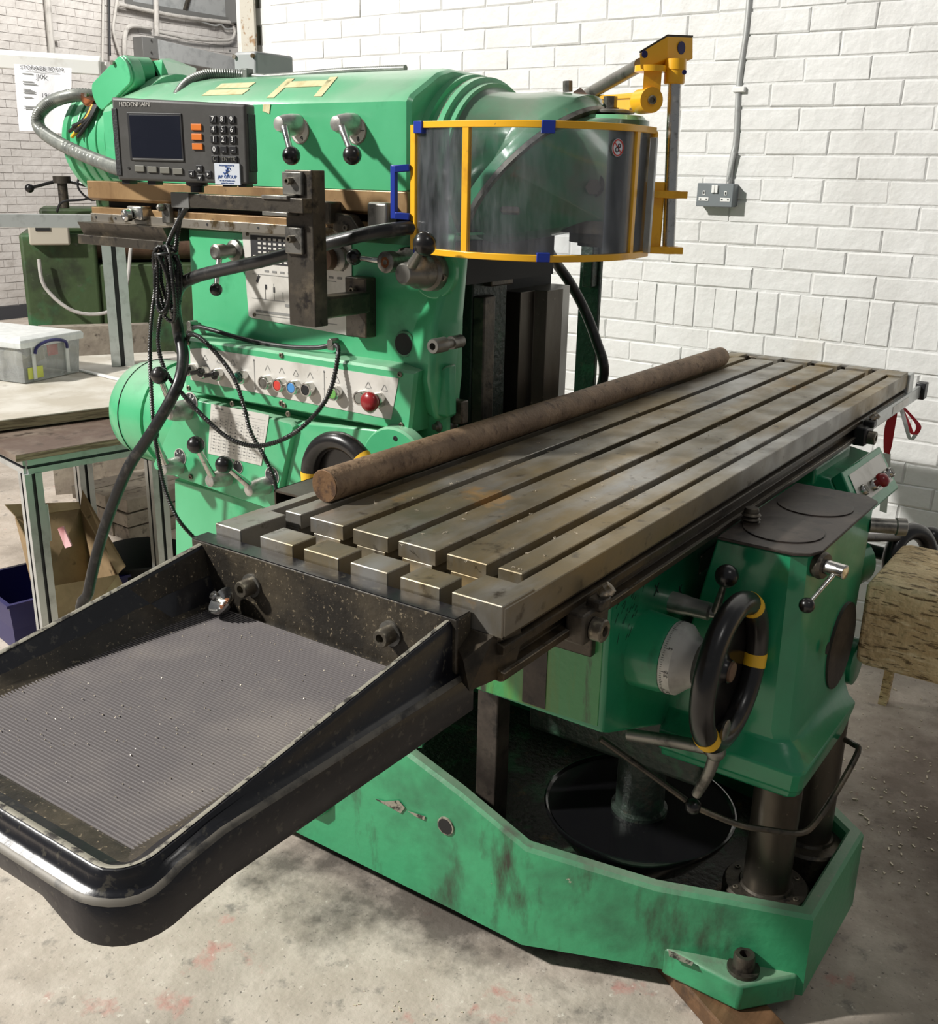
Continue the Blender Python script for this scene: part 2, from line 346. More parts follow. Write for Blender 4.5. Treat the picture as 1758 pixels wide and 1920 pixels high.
class B:
    def __init__(s):
        s.v = []; s.f = []; s.m = []; s.mi = 0
    def add(s, vs, fs):
        o = len(s.v)
        s.v += [Vector(p) for p in vs]
        for f in fs:
            s.f.append([o + i for i in f]); s.m.append(s.mi)
        return s
    def bb(s, x0, y0, z0, x1, y1, z1):
        vs = [(x, y, z) for x in (x0, x1) for y in (y0, y1) for z in (z0, z1)]
        return s.add(vs, [(0, 1, 3, 2), (4, 6, 7, 5), (0, 4, 5, 1), (2, 3, 7, 6), (0, 2, 6, 4), (1, 5, 7, 3)])
    def box(s, c, size, rz=0, rot=None):
        q = Euler(rot, 'XYZ').to_matrix() if rot else Matrix.Rotation(rz, 3, 'Z')
        c = Vector(c)
        vs = [c + q @ Vector((size[0] * a / 2, size[1] * b / 2, size[2] * d / 2)) for a in (-1, 1) for b in (-1, 1) for d in (-1, 1)]
        return s.add(vs, [(0, 1, 3, 2), (4, 6, 7, 5), (0, 4, 5, 1), (2, 3, 7, 6), (0, 2, 6, 4), (1, 5, 7, 3)])
    def bar(s, p0, p1, w, h, up=(0, 0, 1)):
        p0 = Vector(p0); p1 = Vector(p1); a = (p1 - p0).normalized()
        u = a.cross(Vector(up)).normalized(); t = u.cross(a)
        vs = [p + u * (w / 2 * i) + t * (h / 2 * j) for p in (p0, p1) for i in (-1, 1) for j in (-1, 1)]
        return s.add(vs, [(0, 1, 3, 2), (4, 6, 7, 5), (0, 4, 5, 1), (2, 3, 7, 6), (0, 2, 6, 4), (1, 5, 7, 3)])
    def prism(s, pts, axis, a, b):
        n = len(pts)
        def mk(p, t):
            return {'x': (t, p[0], p[1]), 'y': (p[0], t, p[1]), 'z': (p[0], p[1], t)}[axis]
        vs = [mk(p, a) for p in pts] + [mk(p, b) for p in pts]
        fs = [list(range(n))[::-1], list(range(n, 2 * n))] + [(i, (i + 1) % n, n + (i + 1) % n, n + i) for i in range(n)]
        return s.add(vs, fs)
    def poly(s, pts, thick):
        """planar polygon (3d points) given thickness along vector thick"""
        n = len(pts); t = Vector(thick)
        vs = [Vector(p) for p in pts] + [Vector(p) + t for p in pts]
        return s.add(vs, [list(range(n))[::-1], list(range(n, 2 * n))] + [(i, (i + 1) % n, n + (i + 1) % n, n + i) for i in range(n)])
    def lathe(s, p0, axis, prof, n=24, capa=True, capb=True, ph=0):
        a, u, w = perp(axis); p0 = Vector(p0)
        vs = []
        for (t, r) in prof:
            for i in range(n):
                q = 2 * math.pi * i / n + ph
                vs.append(p0 + a * t + u * (r * math.cos(q)) + w * (r * math.sin(q)))
        fs = []
        for k in range(len(prof) - 1):
            for i in range(n):
                j = (i + 1) % n
                fs.append((k * n + i, k * n + j, (k + 1) * n + j, (k + 1) * n + i))
        if capa: fs.append(list(range(n))[::-1])
        if capb: fs.append([(len(prof) - 1) * n + i for i in range(n)])
        return s.add(vs, fs)
    def cyl(s, p0, p1, r, r2=None, n=20):
        d = Vector(p1) - Vector(p0)
        return s.lathe(p0, d, [(0, r), (d.length, r if r2 is None else r2)], n)
    def ball(s, c, r, n=20, m=12, sc=(1, 1, 1)):
        c = Vector(c); vs = []
        for k in range(1, m):
            a = math.pi * k / m
            for i in range(n):
                q = 2 * math.pi * i / n
                vs.append(c + Vector((r * math.sin(a) * math.cos(q) * sc[0], r * math.sin(a) * math.sin(q) * sc[1], r * math.cos(a) * sc[2])))
        top = len(vs); vs.append(c + Vector((0, 0, r * sc[2]))); vs.append(c - Vector((0, 0, r * sc[2])))
        fs = []
        for k in range(m - 2):
            for i in range(n):
                j = (i + 1) % n
                fs.append((k * n + i, (k + 1) * n + i, (k + 1) * n + j, k * n + j))
        for i in range(n):
            j = (i + 1) % n
            fs.append((top, i, j)); fs.append((top + 1, (m - 2) * n + j, (m - 2) * n + i))
        return s.add(vs, fs)
    def tube(s, P, r, n=10, k=6, smooth=True, corr=None, closed=False):
        """swept tube; corr=(pitch, depth) gives it corrugations"""
        P = catmull(P, k) if smooth else [Vector(p) for p in P]
        if corr:
            L = [0]
            for i in range(1, len(P)): L.append(L[-1] + (P[i] - P[i - 1]).length)
            cnt = max(2, int(L[-1] / corr[0] * 2)); Q = []; j = 0
            for i in range(cnt + 1):
                d = L[-1] * i / cnt
                while j < len(L) - 2 and L[j + 1] < d: j += 1
                t = (d - L[j]) / max(1e-9, L[j + 1] - L[j]); Q.append(P[j].lerp(P[j + 1], min(1, t)))
            P = Q
        m = len(P); vs = []
        u = None
        for i in range(m):
            a = (P[min(i + 1, m - 1)] - P[max(i - 1, 0)]).normalized()
            if u is None:
                _, u, _ = perp(a)
            u = (u - a * u.dot(a)).normalized()
            w = a.cross(u)
            rr = r(i / (m - 1)) if callable(r) else r
            if corr and i % 2: rr -= corr[1]
            for q in range(n):
                g = 2 * math.pi * q / n
                vs.append(P[i] + u * (rr * math.cos(g)) + w * (rr * math.sin(g)))
        fs = []
        for i in range(m - 1):
            for q in range(n):
                p = (q + 1) % n
                fs.append((i * n + q, i * n + p, (i + 1) * n + p, (i + 1) * n + q))
        fs.append(list(range(n))[::-1]); fs.append([(m - 1) * n + q for q in range(n)])
        return s.add(vs, fs)
    def torus(s, c, axis, Rr, r, n=48, m=14, a0=0, a1=2 * math.pi, sc=1.0):
        a, u, w = perp(axis); c = Vector(c); full = abs(a1 - a0 - 2 * math.pi) < 1e-6
        N = n if full else n + 1; vs = []
        for i in range(N):
            g = a0 + (a1 - a0) * i / n
            d = u * math.cos(g) + w * math.sin(g)
            for j in range(m):
                h = 2 * math.pi * j / m
                vs.append(c + d * (Rr + r * math.cos(h)) + a * (r * sc * math.sin(h)))
        fs = []
        for i in range(N if full else N - 1):
            k = (i + 1) % N
            for j in range(m):
                l = (j + 1) % m
                fs.append((i * m + j, k * m + j, k * m + l, i * m + l))
        if not full:
            fs.append(list(range(m))); fs.append([(N - 1) * m + j for j in range(m)][::-1])
        return s.add(vs, fs)
    def loft(s, secs, cap=True, close=True):
        n = len(secs[0]); vs = [p for q in secs for p in q]; fs = []
        for k in range(len(secs) - 1):
            for i in range(n if close else n - 1):
                j = (i + 1) % n
                fs.append((k * n + i, k * n + j, (k + 1) * n + j, (k + 1) * n + i))
        if cap:
            fs.append(list(range(n))[::-1]); fs.append([(len(secs) - 1) * n + i for i in range(n)])
        return s.add(vs, fs)
    def hull(s, pts):
        bm = bmesh.new()
        for p in pts: bm.verts.new(p)
        bmesh.ops.convex_hull(bm, input=bm.verts)
        loose = [v for v in bm.verts if not v.link_faces]
        bmesh.ops.delete(bm, geom=loose, context='VERTS')
        bm.verts.index_update()
        s.add([v.co.copy() for v in bm.verts], [[v.index for v in f.verts] for f in bm.faces])
        bm.free()
        return s
    def build(s, name, m, parent=None, ang=35, bevel=0, seg=2, label=None, loc=None, kind=None):
        me = bpy.data.meshes.new(name)
        if loc is None:
            lo = [min(p[i] for p in s.v) for i in range(3)]; hi = [max(p[i] for p in s.v) for i in range(3)]
            loc = Vector([(lo[i] + hi[i]) / 2 for i in range(3)])
            if parent is None: loc.z = lo[2]
        loc = Vector(loc)
        me.from_pydata([tuple(p - loc) for p in s.v], [], s.f)
        for mm in (m if isinstance(m, (list, tuple)) else [m]): me.materials.append(M[mm])
        if any(s.m): me.polygons.foreach_set('material_index', s.m)
        bm = bmesh.new(); bm.from_mesh(me)
        bmesh.ops.recalc_face_normals(bm, faces=bm.faces)
        bm.to_mesh(me); bm.free()
        if ang:
            me.polygons.foreach_set('use_smooth', [True] * len(me.polygons))
            me.set_sharp_from_angle(angle=R(ang))
        me.update()
        o = bpy.data.objects.new(name, me)
        COL.objects.link(o)
        o.location = loc - wloc(parent)
        if parent: o.parent = parent
        WL[o.name] = loc
        if bevel:
            md = o.modifiers.new('edges', 'BEVEL')
            md.width = bevel; md.segments = seg; md.limit_method = 'ANGLE'; md.angle_limit = R(40)
            md.harden_normals = False
        if label: o['label'] = label
        if kind: o['kind'] = kind
        return o

def circle(c, normal, r, n=40, ry=None, up=None):
    a = Vector(normal).normalized()
    if up is None: _, u, w = perp(a)
    else:
        w = (Vector(up) - a * Vector(up).dot(a)).normalized(); u = w.cross(a)
    ry = r if ry is None else ry
    return [Vector(c) + u * (r * math.cos(2 * math.pi * i / n)) + w * (ry * math.sin(2 * math.pi * i / n)) for i in range(n)]

# lettering lying on a surface: o = origin, ux = reading direction, uy = letter-up direction
def lettering(name, items, m, parent, depth=0.0004, label=None):
    """items: (text, origin, ux, uy, size, align)"""
    b = B()
    for (txt, o, ux, uy, size, al) in items:
        cu = bpy.data.curves.new('letters', 'FONT')
        cu.body = txt; cu.size = size; cu.align_x = al; cu.align_y = 'CENTER'; cu.extrude = depth; cu.resolution_u = 3
        ob = bpy.data.objects.new('letters', cu); COL.objects.link(ob)
        dg = bpy.context.evaluated_depsgraph_get()
        me = bpy.data.meshes.new_from_object(ob.evaluated_get(dg))
        ux = Vector(ux).normalized(); uy = Vector(uy).normalized(); uz = ux.cross(uy)
        b.add([Vector(o) + ux * v.co.x + uy * v.co.y + uz * v.co.z for v in me.vertices], [list(p.vertices) for p in me.polygons])
        bpy.data.objects.remove(ob); bpy.data.meshes.remove(me); bpy.data.curves.remove(cu)
    return b.build(name, m, parent, ang=0, label=label)

NY = (0, -1, 0); UZ = (0, 0, 1)
def socket_screw(c, ax, r, h, parent, name='socket_screw', m='screw'):
    ax = Vector(ax).normalized(); c = Vector(c)
    b = B()
    b.lathe(c, ax, [(0, r), (h * .85, r), (h, r * .88), (h, r * .5), (h * .45, r * .5)], 16, True, True)
    return b.build(name, m, parent, ang=40)

# ================================================================ SETTING
b = B().bb(-3.5, -4.0, -0.06, 10.5, 9.62, 0)
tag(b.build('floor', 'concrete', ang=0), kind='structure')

def brick_mesh(name, L, H, T, m, seed):
    rnd = random.Random(seed); b = B(); e = .0038
    j = lambda: rnd.uniform(-.0022, .0022)
    def ring(t, ins):
        return [Vector((t, -L / 2 + ins + j(), -H / 2 + ins + j())), Vector((t, L / 2 - ins + j(), -H / 2 + ins + j())),
                Vector((t, L / 2 - ins + j(), H / 2 - ins + j())), Vector((t, -L / 2 + ins + j(), H / 2 - ins + j()))]
    b.loft([ring(T / 2, 0), ring(-T / 2 + .0035, 0), ring(-T / 2, min(e, .0038))])
    o = b.build(name, m, ang=25, loc=(0, 0, 0)); me = o.data
    bpy.data.objects.remove(o)
    return me

def brick_wall(wall, spots, meshes, wx, axis, limit, m, cam_xy):
    """spots: (along, z, kind); nearest `limit` are bricks of their own, the others one joined part"""
    spots.sort(key=lambda q: (q[0] - cam_xy[0]) ** 2 + 4 * (q[1] - cam_xy[1]) ** 2)
    base = wloc(wall)
    for (a, z, kd) in spots[:limit]:
        me = random.choice(meshes[kd])
        o = bpy.data.objects.new('brick', me); COL.objects.link(o); o.parent = wall
        jx = random.uniform(-.0022, .0022); tilt = random.uniform(-.006, .006)
        if axis == 'x':
            o.location = Vector((wx + jx, a, z)) - base; o.rotation_euler = (tilt, 0, random.uniform(-.006, .006))
        else:
            o.location = Vector((a, wx + jx, z)) - base; o.rotation_euler = (0, tilt, R(-90) + random.uniform(-.006, .006))
    if spots[limit:]:
        b = B()
        for (a, z, kd) in spots[limit:]:
            me = random.choice(meshes[kd]); jx = random.uniform(-.002, .002)
            mx = Matrix.Translation((wx + jx, a, z)) if axis == 'x' else Matrix.Translation((a, wx + jx, z)) @ Matrix.Rotation(R(-90), 4, 'Z')
            b.add([mx @ v.co for v in me.vertices], [list(p.vertices) for p in me.polygons])
        b.build('bricks', m, wall, ang=25, kind='stuff')

# right-hand wall (white painted brick), face at x = 2.6
WX = 2.6
wr = B().bb(WX - .0080, -1.6, 0, WX + .26, 3.02, 4.2)
wall_right = tag(wr.build('wall_right', 'mortar_white', ang=0), kind='structure')
PZ, PL = .0743, .208
meshes = {'s': [brick_mesh('brick', PL - .0035, PZ - .0042, .03, 'brick_white', i) for i in range(7)],
          'v': [brick_mesh('brick', .0765 - .0035, .1475 - .004, .03, 'brick_white', 20 + i) for i in range(5)],
          'h': [brick_mesh('brick', PL / 2 - .0035, PZ - .004, .03, 'brick_white', 30 + i) for i in range(3)]}
spots = []
for k in range(0, 20):                                   # stretcher courses above the upright course
    z = 1.181 + PZ * (k + .5)
    off = .565 if k % 2 else .668
    for i in range(-9, 14):
        y = off + PL * (i + .5)
        if -1.45 < y < 3.02 and z < 2.6: spots.append((y, z, 's'))
for i in range(-16, 14):                                 # the upright course
    y = .947 - .0762 * (i + .5) + .0762
    if y < 1.075 and y > -.6: spots.append((y, 1.106, 'v'))
for k in range(-14, 2):
    z = 1.031 + PZ * (k + .5)
    off = .60 if k % 2 else .70
    for i in range(-8, 14):
        y = off + PL * (i + .5)
        if k >= 0:
            if i < 0 or i > 9: continue
            y = 1.099 + PL * (i + .5) - (PL / 2 if k else 0)
            if y < 1.15: y = 1.099 + PL / 4; spots.append((y, z, 'h')); continue
        if -1.45 < y < 3.02: spots.append((y, z, 's'))
brick_wall(wall_right, spots, meshes, WX + .003, 'x', 290, 'brick_white', (.9, 1.5))

# steel stanchion with rust spots at the wall's end, and white boxing beside it
b = B(); x0 = WX - .045
b.bb(x0, 3.02, 0, x0 + .012, 3.105, 4.2); b.bb(x0 + .012, 3.055, 0, x0 + .2, 3.068, 4.2); b.bb(x0 + .2, 3.02, 0, x0 + .212, 3.105, 4.2)
tag(b.build('trim_1', 'rust_steel', ang=0), kind='structure')
b = B(); b.bb(2.62, 3.12, 0, 2.85, 3.20, 4.2)
tag(b.build('trim_2', 'white_metal', ang=0, bevel=.004), kind='structure')

# far wall at y = 9.5
WY = 9.5
wl = B().bb(3.0, WY - .004, .0, 10.4, WY + .12, 4.6)
wall_left = tag(wl.build('wall_left', 'mortar_far', ang=0), kind='structure')
fm = {'s': [brick_mesh('brick', .224 - .005, .077 - .006, .04, 'brick_far', 50 + i) for i in range(6)]}
spots = []
for k in range(1, 52):
    z = .06 + .077 * (k + .5)
    for i in range(0, 19):
        x = 4.75 + .224 * (i + .5) + (.112 if k % 2 else 0)
        if 7.0 < x < 9.35 and z > 3.12: continue
        spots.append((x, z, 's'))
brick_wall(wall_left, spots, fm, WY + .010, 'y', 290, 'brick_far', (5.9, 1.7))
b = B().bb(3.0, WY - .03, 0, 10.4, WY + .004, .13)
tag(b.build('trim_3', 'skirting', ang=0), kind='structure')

# window high up on the far wall
b = B(); b.bb(6.95, WY - .06, 3.16, 8.55, WY + .004, 3.22)
b.bb(6.95, WY - .05, 3.22, 7.03, WY, 4.3); b.bb(8.38, WY - .22, 3.16, 8.62, WY, 4.3)
win = tag(b.build('window_1', 'dark_box', ang=0), kind='structure')
b = B(); b.bb(7.03, WY - .02, 3.22, 8.38, WY - .01, 4.3)
b.build('pane', 'grey_box', win, ang=0)
b = B(); b.bar((7.75, WY - .04, 3.22), (8.2, WY - .04, 4.2), .05, .03); b.build('glazing_bar', 'dark_metal', win)

# pipes and trunking on the far wall
def pipe(pts, r, label, m='pipe_far', name='wall_pipe', n=10, grp=None, clips=()):
    b = B().tube(pts, r, n, 5)
    o = b.build(name, m)
    tag(o, label, 'pipe', grp)
    for c in clips:
        B().box(c, (r * 3.4, .03, .035)).build('pipe_clip', m, o, bevel=.003)
    return o
y = WY - .05
pipe([(5.9812, 9.4500, 3.1494), (5.9761, 9.4500, 2.8563), (5.9755, 9.4500, 2.6484), (5.9590, 9.4500, 2.3559)], .034, 'thick painted pipe down the far wall above the storage notice', clips=[(6.0115, 9.4400, 2.7509)])
pipe([(6.6583, 9.4500, 3.2379), (6.6129, 9.4500, 2.8747), (6.5612, 9.4500, 2.4532)], .014, 'thin painted conduit, leftmost in the bundle of conduits on the far wall')
pipe([(6.7103, 9.4300, 3.2433), (6.6788, 9.4300, 2.8807), (6.6612, 9.4300, 2.6499)], .013, 'black cable down the far wall between pale conduits', m='black_plastic', name='wall_cable')
pipe([(6.8336, 9.4400, 3.2601), (6.7709, 9.4400, 3.0466), (6.7409, 9.4400, 2.8878), (6.8065, 9.4400, 2.6635)], .016, 'pale conduit bending right beside the black cable on the far wall')
pipe([(6.8612, 9.4400, 2.6578), (6.8806, 9.4400, 2.8501), (6.9322, 9.4400, 2.9502), (7.0468, 9.4400, 2.9786), (7.2394, 9.4400, 2.9783)], .026, 'pale conduit with a rounded elbow above the grey trunking box')
pipe([(7.3038, 9.4000, 3.3188), (7.2913, 9.4000, 3.1050), (7.2796, 9.4000, 2.8999)], .030, 'straight pale conduit dropping into the top of the grey trunking box')
pipe([(6.8153, 9.4200, 3.1641), (7.5845, 9.4200, 3.1404), (8.4387, 9.4200, 3.1654)], .022, 'long painted rail pipe under the high window')
pipe([(7.3223, 9.4200, 2.9485), (7.5668, 9.4200, 2.9361), (7.7343, 9.4200, 2.9257), (8.1165, 9.4200, 2.9419), (8.3839, 9.4200, 2.9804), (8.4567, 9.4200, 3.0575), (8.4452, 9.4200, 3.1373)], .018, 'thin conduit running right from the trunking and curling up')
pipe([(7.6303, 9.4300, 3.1354), (7.9392, 9.4300, 3.1266), (8.1540, 9.4300, 3.1056), (8.2538, 9.4300, 3.1281), (8.3339, 9.4300, 3.0911), (8.4526, 9.4300, 3.1097)], .010, 'sagging cable under the rail pipe near the corner', m='pipe_grey', name='wall_cable')
p0 = (7.0599, 9.3000, 2.8723); p1 = (8.2818, 9.3000, 2.7454)
b = B(); b.prism([(7.23, 2.86), (8.58, 2.76), (8.58, 2.60), (7.23, 2.66)], 'y', WY - .18, WY - .01)
o = tag(b.build('trunking_box', 'grey_box', ang=0, bevel=.006), 'long light grey steel trunking box on the far wall', 'electrical box')
b = B(); b.bb(7.02, WY - .17, 2.66, 7.225, WY - .01, 2.87)
b.build('end_box', 'dark_box', o, bevel=.005)
for q in ((7.1303, 9.3100, 2.8535), (7.1192, 9.3100, 2.7350), (8.2560, 9.3100, 2.8417)):
    B().cyl(q, Vector(q) + Vector((0, -.012, 0)), .012, n=10).build('screw', 'dark_box', o)

# ---------------------------------------------------------------- right wall fittings
x = WX - .012
b = B().tube([(2.5880, 0.7738, 2.1358), (2.5880, 0.7729, 2.0088), (2.5880, 0.7813, 1.8627), (2.5880, 0.7765, 1.7459), (2.5880, 0.7736, 1.6645), (2.5860, 0.7784, 1.6267), (2.5840, 0.7821, 1.5782), (2.5800, 0.7815, 1.5312)], .0105, 12, 6)
cond = tag(b.build('conduit', 'pipe_grey'), 'white-grey conduit running down the painted brick wall to the socket', 'conduit')
B().box((2.5880, 0.7762, 1.8328), (.03, .042, .018)).build('conduit_clip', 'white_plastic', cond, bevel=.003)
B().tube([(2.5750, 0.7691, 1.6334), (2.5750, 0.7758, 1.5886), (2.5750, 0.7842, 1.5399)], .006, 10, 4).build('sleeve', 'pipe_grey', cond)
sy0, sy1 = .878, .748; sz1, sz0 = 1.532, 1.456
sk = thing('double_socket', (WX - .005, .813, 1.456), 'grey metalclad double power socket on the white brick wall', 'socket')
b = B().bb(WX - .052, sy1, sz0, WX + .004, sy0, sz1); b.build('back_box', 'socket_grey', sk, bevel=.006, seg=3)
b = B().bb(WX - .060, sy1 - .001, sz0 - .001, WX - .052, sy0 + .001, sz1 + .001); b.build('face_plate', 'socket_grey', sk, bevel=.003)
for yc in (sy0 - .026, sy1 + .026):
    b = B(); f = WX - .0605
    b.bb(f - .001, yc - .0045, 1.494, f, yc + .0045, 1.508); b.bb(f - .001, yc - .018, 1.474, f, yc + .018, 1.486)
    o = b.build('outlet', 'white_plastic', sk, bevel=.001)
    b = B(); b.bb(f - .0016, yc - .002, 1.497, f - .001, yc + .002, 1.505); b.bb(f - .0016, yc - .014, 1.478, f - .001, yc - .008, 1.482); b.bb(f - .0016, yc + .008, 1.478, f - .001, yc + .014, 1.482)
    b.build('pin_holes', 'dark', o)
for yc in (.819, .807):
    B().bb(WX - .066, yc - .0052, 1.501, WX - .060, yc + .0052, 1.527).build('rocker_switch', 'white_plastic', sk, bevel=.0015)

# swarf and grit on the floor beside the base
b = B()
for i in range(420):
    x = random.gauss(1.55, .35); y = random.gauss(-.35, .22)
    if (x < 1.25 and y > -.42): continue
    r_ = random.uniform(.0015, .004)
    b.box((x, y, r_ * .5), (r_ * random.uniform(1, 4), r_, r_), rz=random.uniform(0, 3))
for i in range(260):
    x = random.uniform(-.1, .34); y = random.uniform(-.3, .5); r_ = random.uniform(.001, .0025)
    b.box((x, y, r_ * .5), (r_ * 2.4, r_, r_), rz=random.uniform(0, 3))
tag(b.build('floor_swarf', 'swarf', ang=0), 'bright metal chips scattered on the concrete floor around the machine base', 'swarf', kind='stuff')

# ================================================================ MILLING MACHINE
mill = thing('milling_machine', (.9, .5, .04), 'large green industrial milling machine with a long slotted steel table', 'milling machine')
XC = .90

# ---- base casting: a trough with a raised rim, low at the front and climbing to the column
ZB = .045
st = [(1.0418, -0.2606, 0.2400), (0.7103, -0.2569, 0.2400), (0.6052, 0.0159, 0.2450), (0.5072, 0.2548, 0.2900), (.51, .42, .350), (0.5100, 0.5583, 0.3941), (.51, .80, .46), (.51, 1.30, .47)]
st = [Vector(p) for p in st]
rt = [Vector((2 * XC - p.x + (.02 if i == 0 else 0), p.y, p.z)) for i, p in enumerate(st)]
front = [Vector((1.06, -.262, .24))]
outer = [st[1]] + [Vector((st[0].x, st[0].y, st[0].z))] + [Vector((1.24, -.02, .245)), Vector((1.29, .27, .255)), Vector((1.29, .42, .335)), Vector((1.29, .64, .43)), Vector((1.29, .8, .46)), Vector((1.29, 1.3, .47))]
loop = list(reversed(st[1:])) + outer[1:]
cen = Vector((.9, .45, 0))
def inset(L, d):
    out = []
    for i, p in enumerate(L):
        a = (p - L[i - 1]) if i else (L[1] - L[0]); c = (L[i + 1] - p) if i < len(L) - 1 else a
        a = Vector((a.x, a.y, 0)).normalized(); c = Vector((c.x, c.y, 0)).normalized()
        n1 = Vector((-a.y, a.x, 0)); n2 = Vector((-c.y, c.x, 0)); n = (n1 + n2)
        n.normalize(); k = d / max(.5, n.dot(n1)); out.append(p + n * k)
    return out
inn = inset(loop, .032)
b = B(); n = len(loop)
lvl = lambda L, z=None, dz=0: [Vector((p.x, p.y, p.z + dz if z is None else z)) for p in L]
b.loft([lvl(inset(loop, .02), ZB), lvl(inset(loop, .0), ZB + .012), lvl(loop, None, -.008), lvl(inset(loop, .006)), lvl(inset(loop, .026)), lvl(inn, None, -.008), lvl(inn, .10)], cap=False, close=False)
base = b.build('base', 'green_dirty', mill, ang=28)
b = B(); b.add(lvl(inset(loop, .02), .11), [list(range(n))]); b.add([Vector((p.x, p.y, ZB)) for p in inset(loop, .02)], [list(range(n))])
b.build('trough_floor', 'oily_floor', base, ang=0)
# cored hole in the side of the base
c = Vector((0.5080, 0.4505, 0.2581))
B().lathe(c, (-1, 0, 0), [(-.004, .021), (.0012, .0205), (.0016, .018)], 26).build('hole_rim', 'rim_wear', base)
B().lathe(c, (-1, 0, 0), [(0, .0175), (.0020, .0175)], 26).build('cored_hole', 'dark', base)
# raised boss behind the tray
b = B(); b.loft([[Vector((xx, yy, zz)) for (yy, zz) in ((1.02, .14), (.80, .14), (.775, .165), (.775, .40), (1.02, .40))] for xx in (.512, .490)])
b.build('cover_boss', 'green_dirty', base, bevel=.008, seg=3)
# foundation lug with levelling bolt at the front corner
pts = [Vector(p) for p in ((0.6148, -0.0046, 0.1100), (0.6096, -0.1671, 0.1050), (0.7010, -0.2458, 0.1050))]
inner = [Vector((.80, -.22, .11)), Vector((.66, -.06, .11))]
top = [pts[0], pts[1], pts[2], inner[0], inner[1]]
b = B(); b.loft([[Vector((p.x, p.y, ZB)) for p in top], top])
lug = b.build('foundation_lug', 'green_dirty', base, bevel=.006)
c = Vector((0.6536, -0.1551, 0.1100))
socket_screw(c, (0, 0, 1), .021, .034, base, 'levelling_bolt', 'dark_metal')
B().cyl(c + Vector((0, 0, -.004)), c + Vector((0, 0, .004)), .031, n=24).build('washer', 'dark_metal', base)
for (px, py) in ((1138,1772),):
    q = Vector((0.6000, 0.1076, 0.0668)); 
# column seat inside the base (dark casting under the table)
b = B(); b.loft([circle((XC, 1.0, .12), (0, 0, 1), .38, 4, up=(1, 1, 0)), circle((XC, 1.0, .46), (0, 0, 1), .38, 4, up=(1, 1, 0))])
# chipped and scratched paint on the base
def chip(pts, m, name='paint_chip', off=(-.0015, 0, 0)):
    P = [Vector(p) for p in pts]; c = sum(P, Vector()) / len(P); o = Vector(off)
    b = B(); b.loft([[p + o for p in P], [p + o * 1.6 for p in P]]); return b.build(name, m, base, ang=0)
chip([(0.5090, 0.6420, 0.2484), (0.5090, 0.6134, 0.2530), (0.5090, 0.5749, 0.2711), (0.5090, 0.5574, 0.2595), (0.5090, 0.5691, 0.2415), (0.5090, 0.5897, 0.2438)], 'rim_wear')
chip([(0.5090, 0.5487, 0.2551), (0.5090, 0.5314, 0.2569), (0.5090, 0.5029, 0.2606), (0.5090, 0.5057, 0.2503), (0.5090, 0.5285, 0.2501)], 'rim_wear')
chip([(0.5280, 0.2851, 0.2519), (0.5350, 0.2643, 0.2543), (0.5330, 0.2597, 0.2347), (0.5280, 0.2660, 0.2196), (0.5260, 0.2778, 0.2283)], 'rust_tube', off=(-.006, -.002, 0))
chip([(0.5260, 0.2794, 0.2045), (0.5280, 0.2658, 0.2146), (0.5300, 0.2512, 0.1996), (0.5280, 0.2568, 0.1828), (0.5240, 0.2742, 0.1720), (0.5240, 0.2812, 0.1856)], 'rust_tube', off=(-.006, -.002, 0))
chip([(0.6093, -0.0183, 0.1120), (0.6101, -0.0293, 0.1120), (0.6066, -0.0732, 0.1120), (0.5962, -0.0733, 0.1120), (0.5943, -0.0274, 0.1120)], 'rim_wear', off=(0, 0, .0012))
# telescopic columns carrying the knee
for (cx, cy, r) in ((.800, -.137, .046), (1.012, -.155, .046)):
    b = B(); b.cyl((cx, cy, .11), (cx, cy, .50), r, n=32)
    p = b.build('support_column', 'steel_way', mill)
    b = B(); b.lathe((cx, cy, .20), (0, 0, 1), [(-.09, .085), (.0, .085), (.006, .080), (.006, .054), (.011, .051), (.011, .047)], 40)
    fl = b.build('flange', 'dark_metal', p)
for (cx, cy) in ((.800, -.137),):
    for k in range(6):
        g = k * math.pi / 3 + .3
        socket_screw((cx + .067 * math.cos(g), cy + .067 * math.sin(g), .204), (0, 0, 1), .006, .004, mill, 'flange_screw', 'screw')
# elevating screw tube in an oil basin
bz = .270
b = B(); b.lathe((.800, .150, bz), (0, 0, 1), [(-.075, .150), (-.02, .192), (.0, .203), (.006, .2035), (.007, .200), (.001, .195), (-.004, .08), (-.004, .03)], 64)
basin = b.build('oil_basin', 'basin', mill, ang=30)
b = B(); b.lathe((.800, .150, bz - .006), (0, 0, 1), [(0, .060), (.010, .060), (.014, .052), (.22, .050)], 32)
b.build('lift_screw_tube', 'black_green', mill)
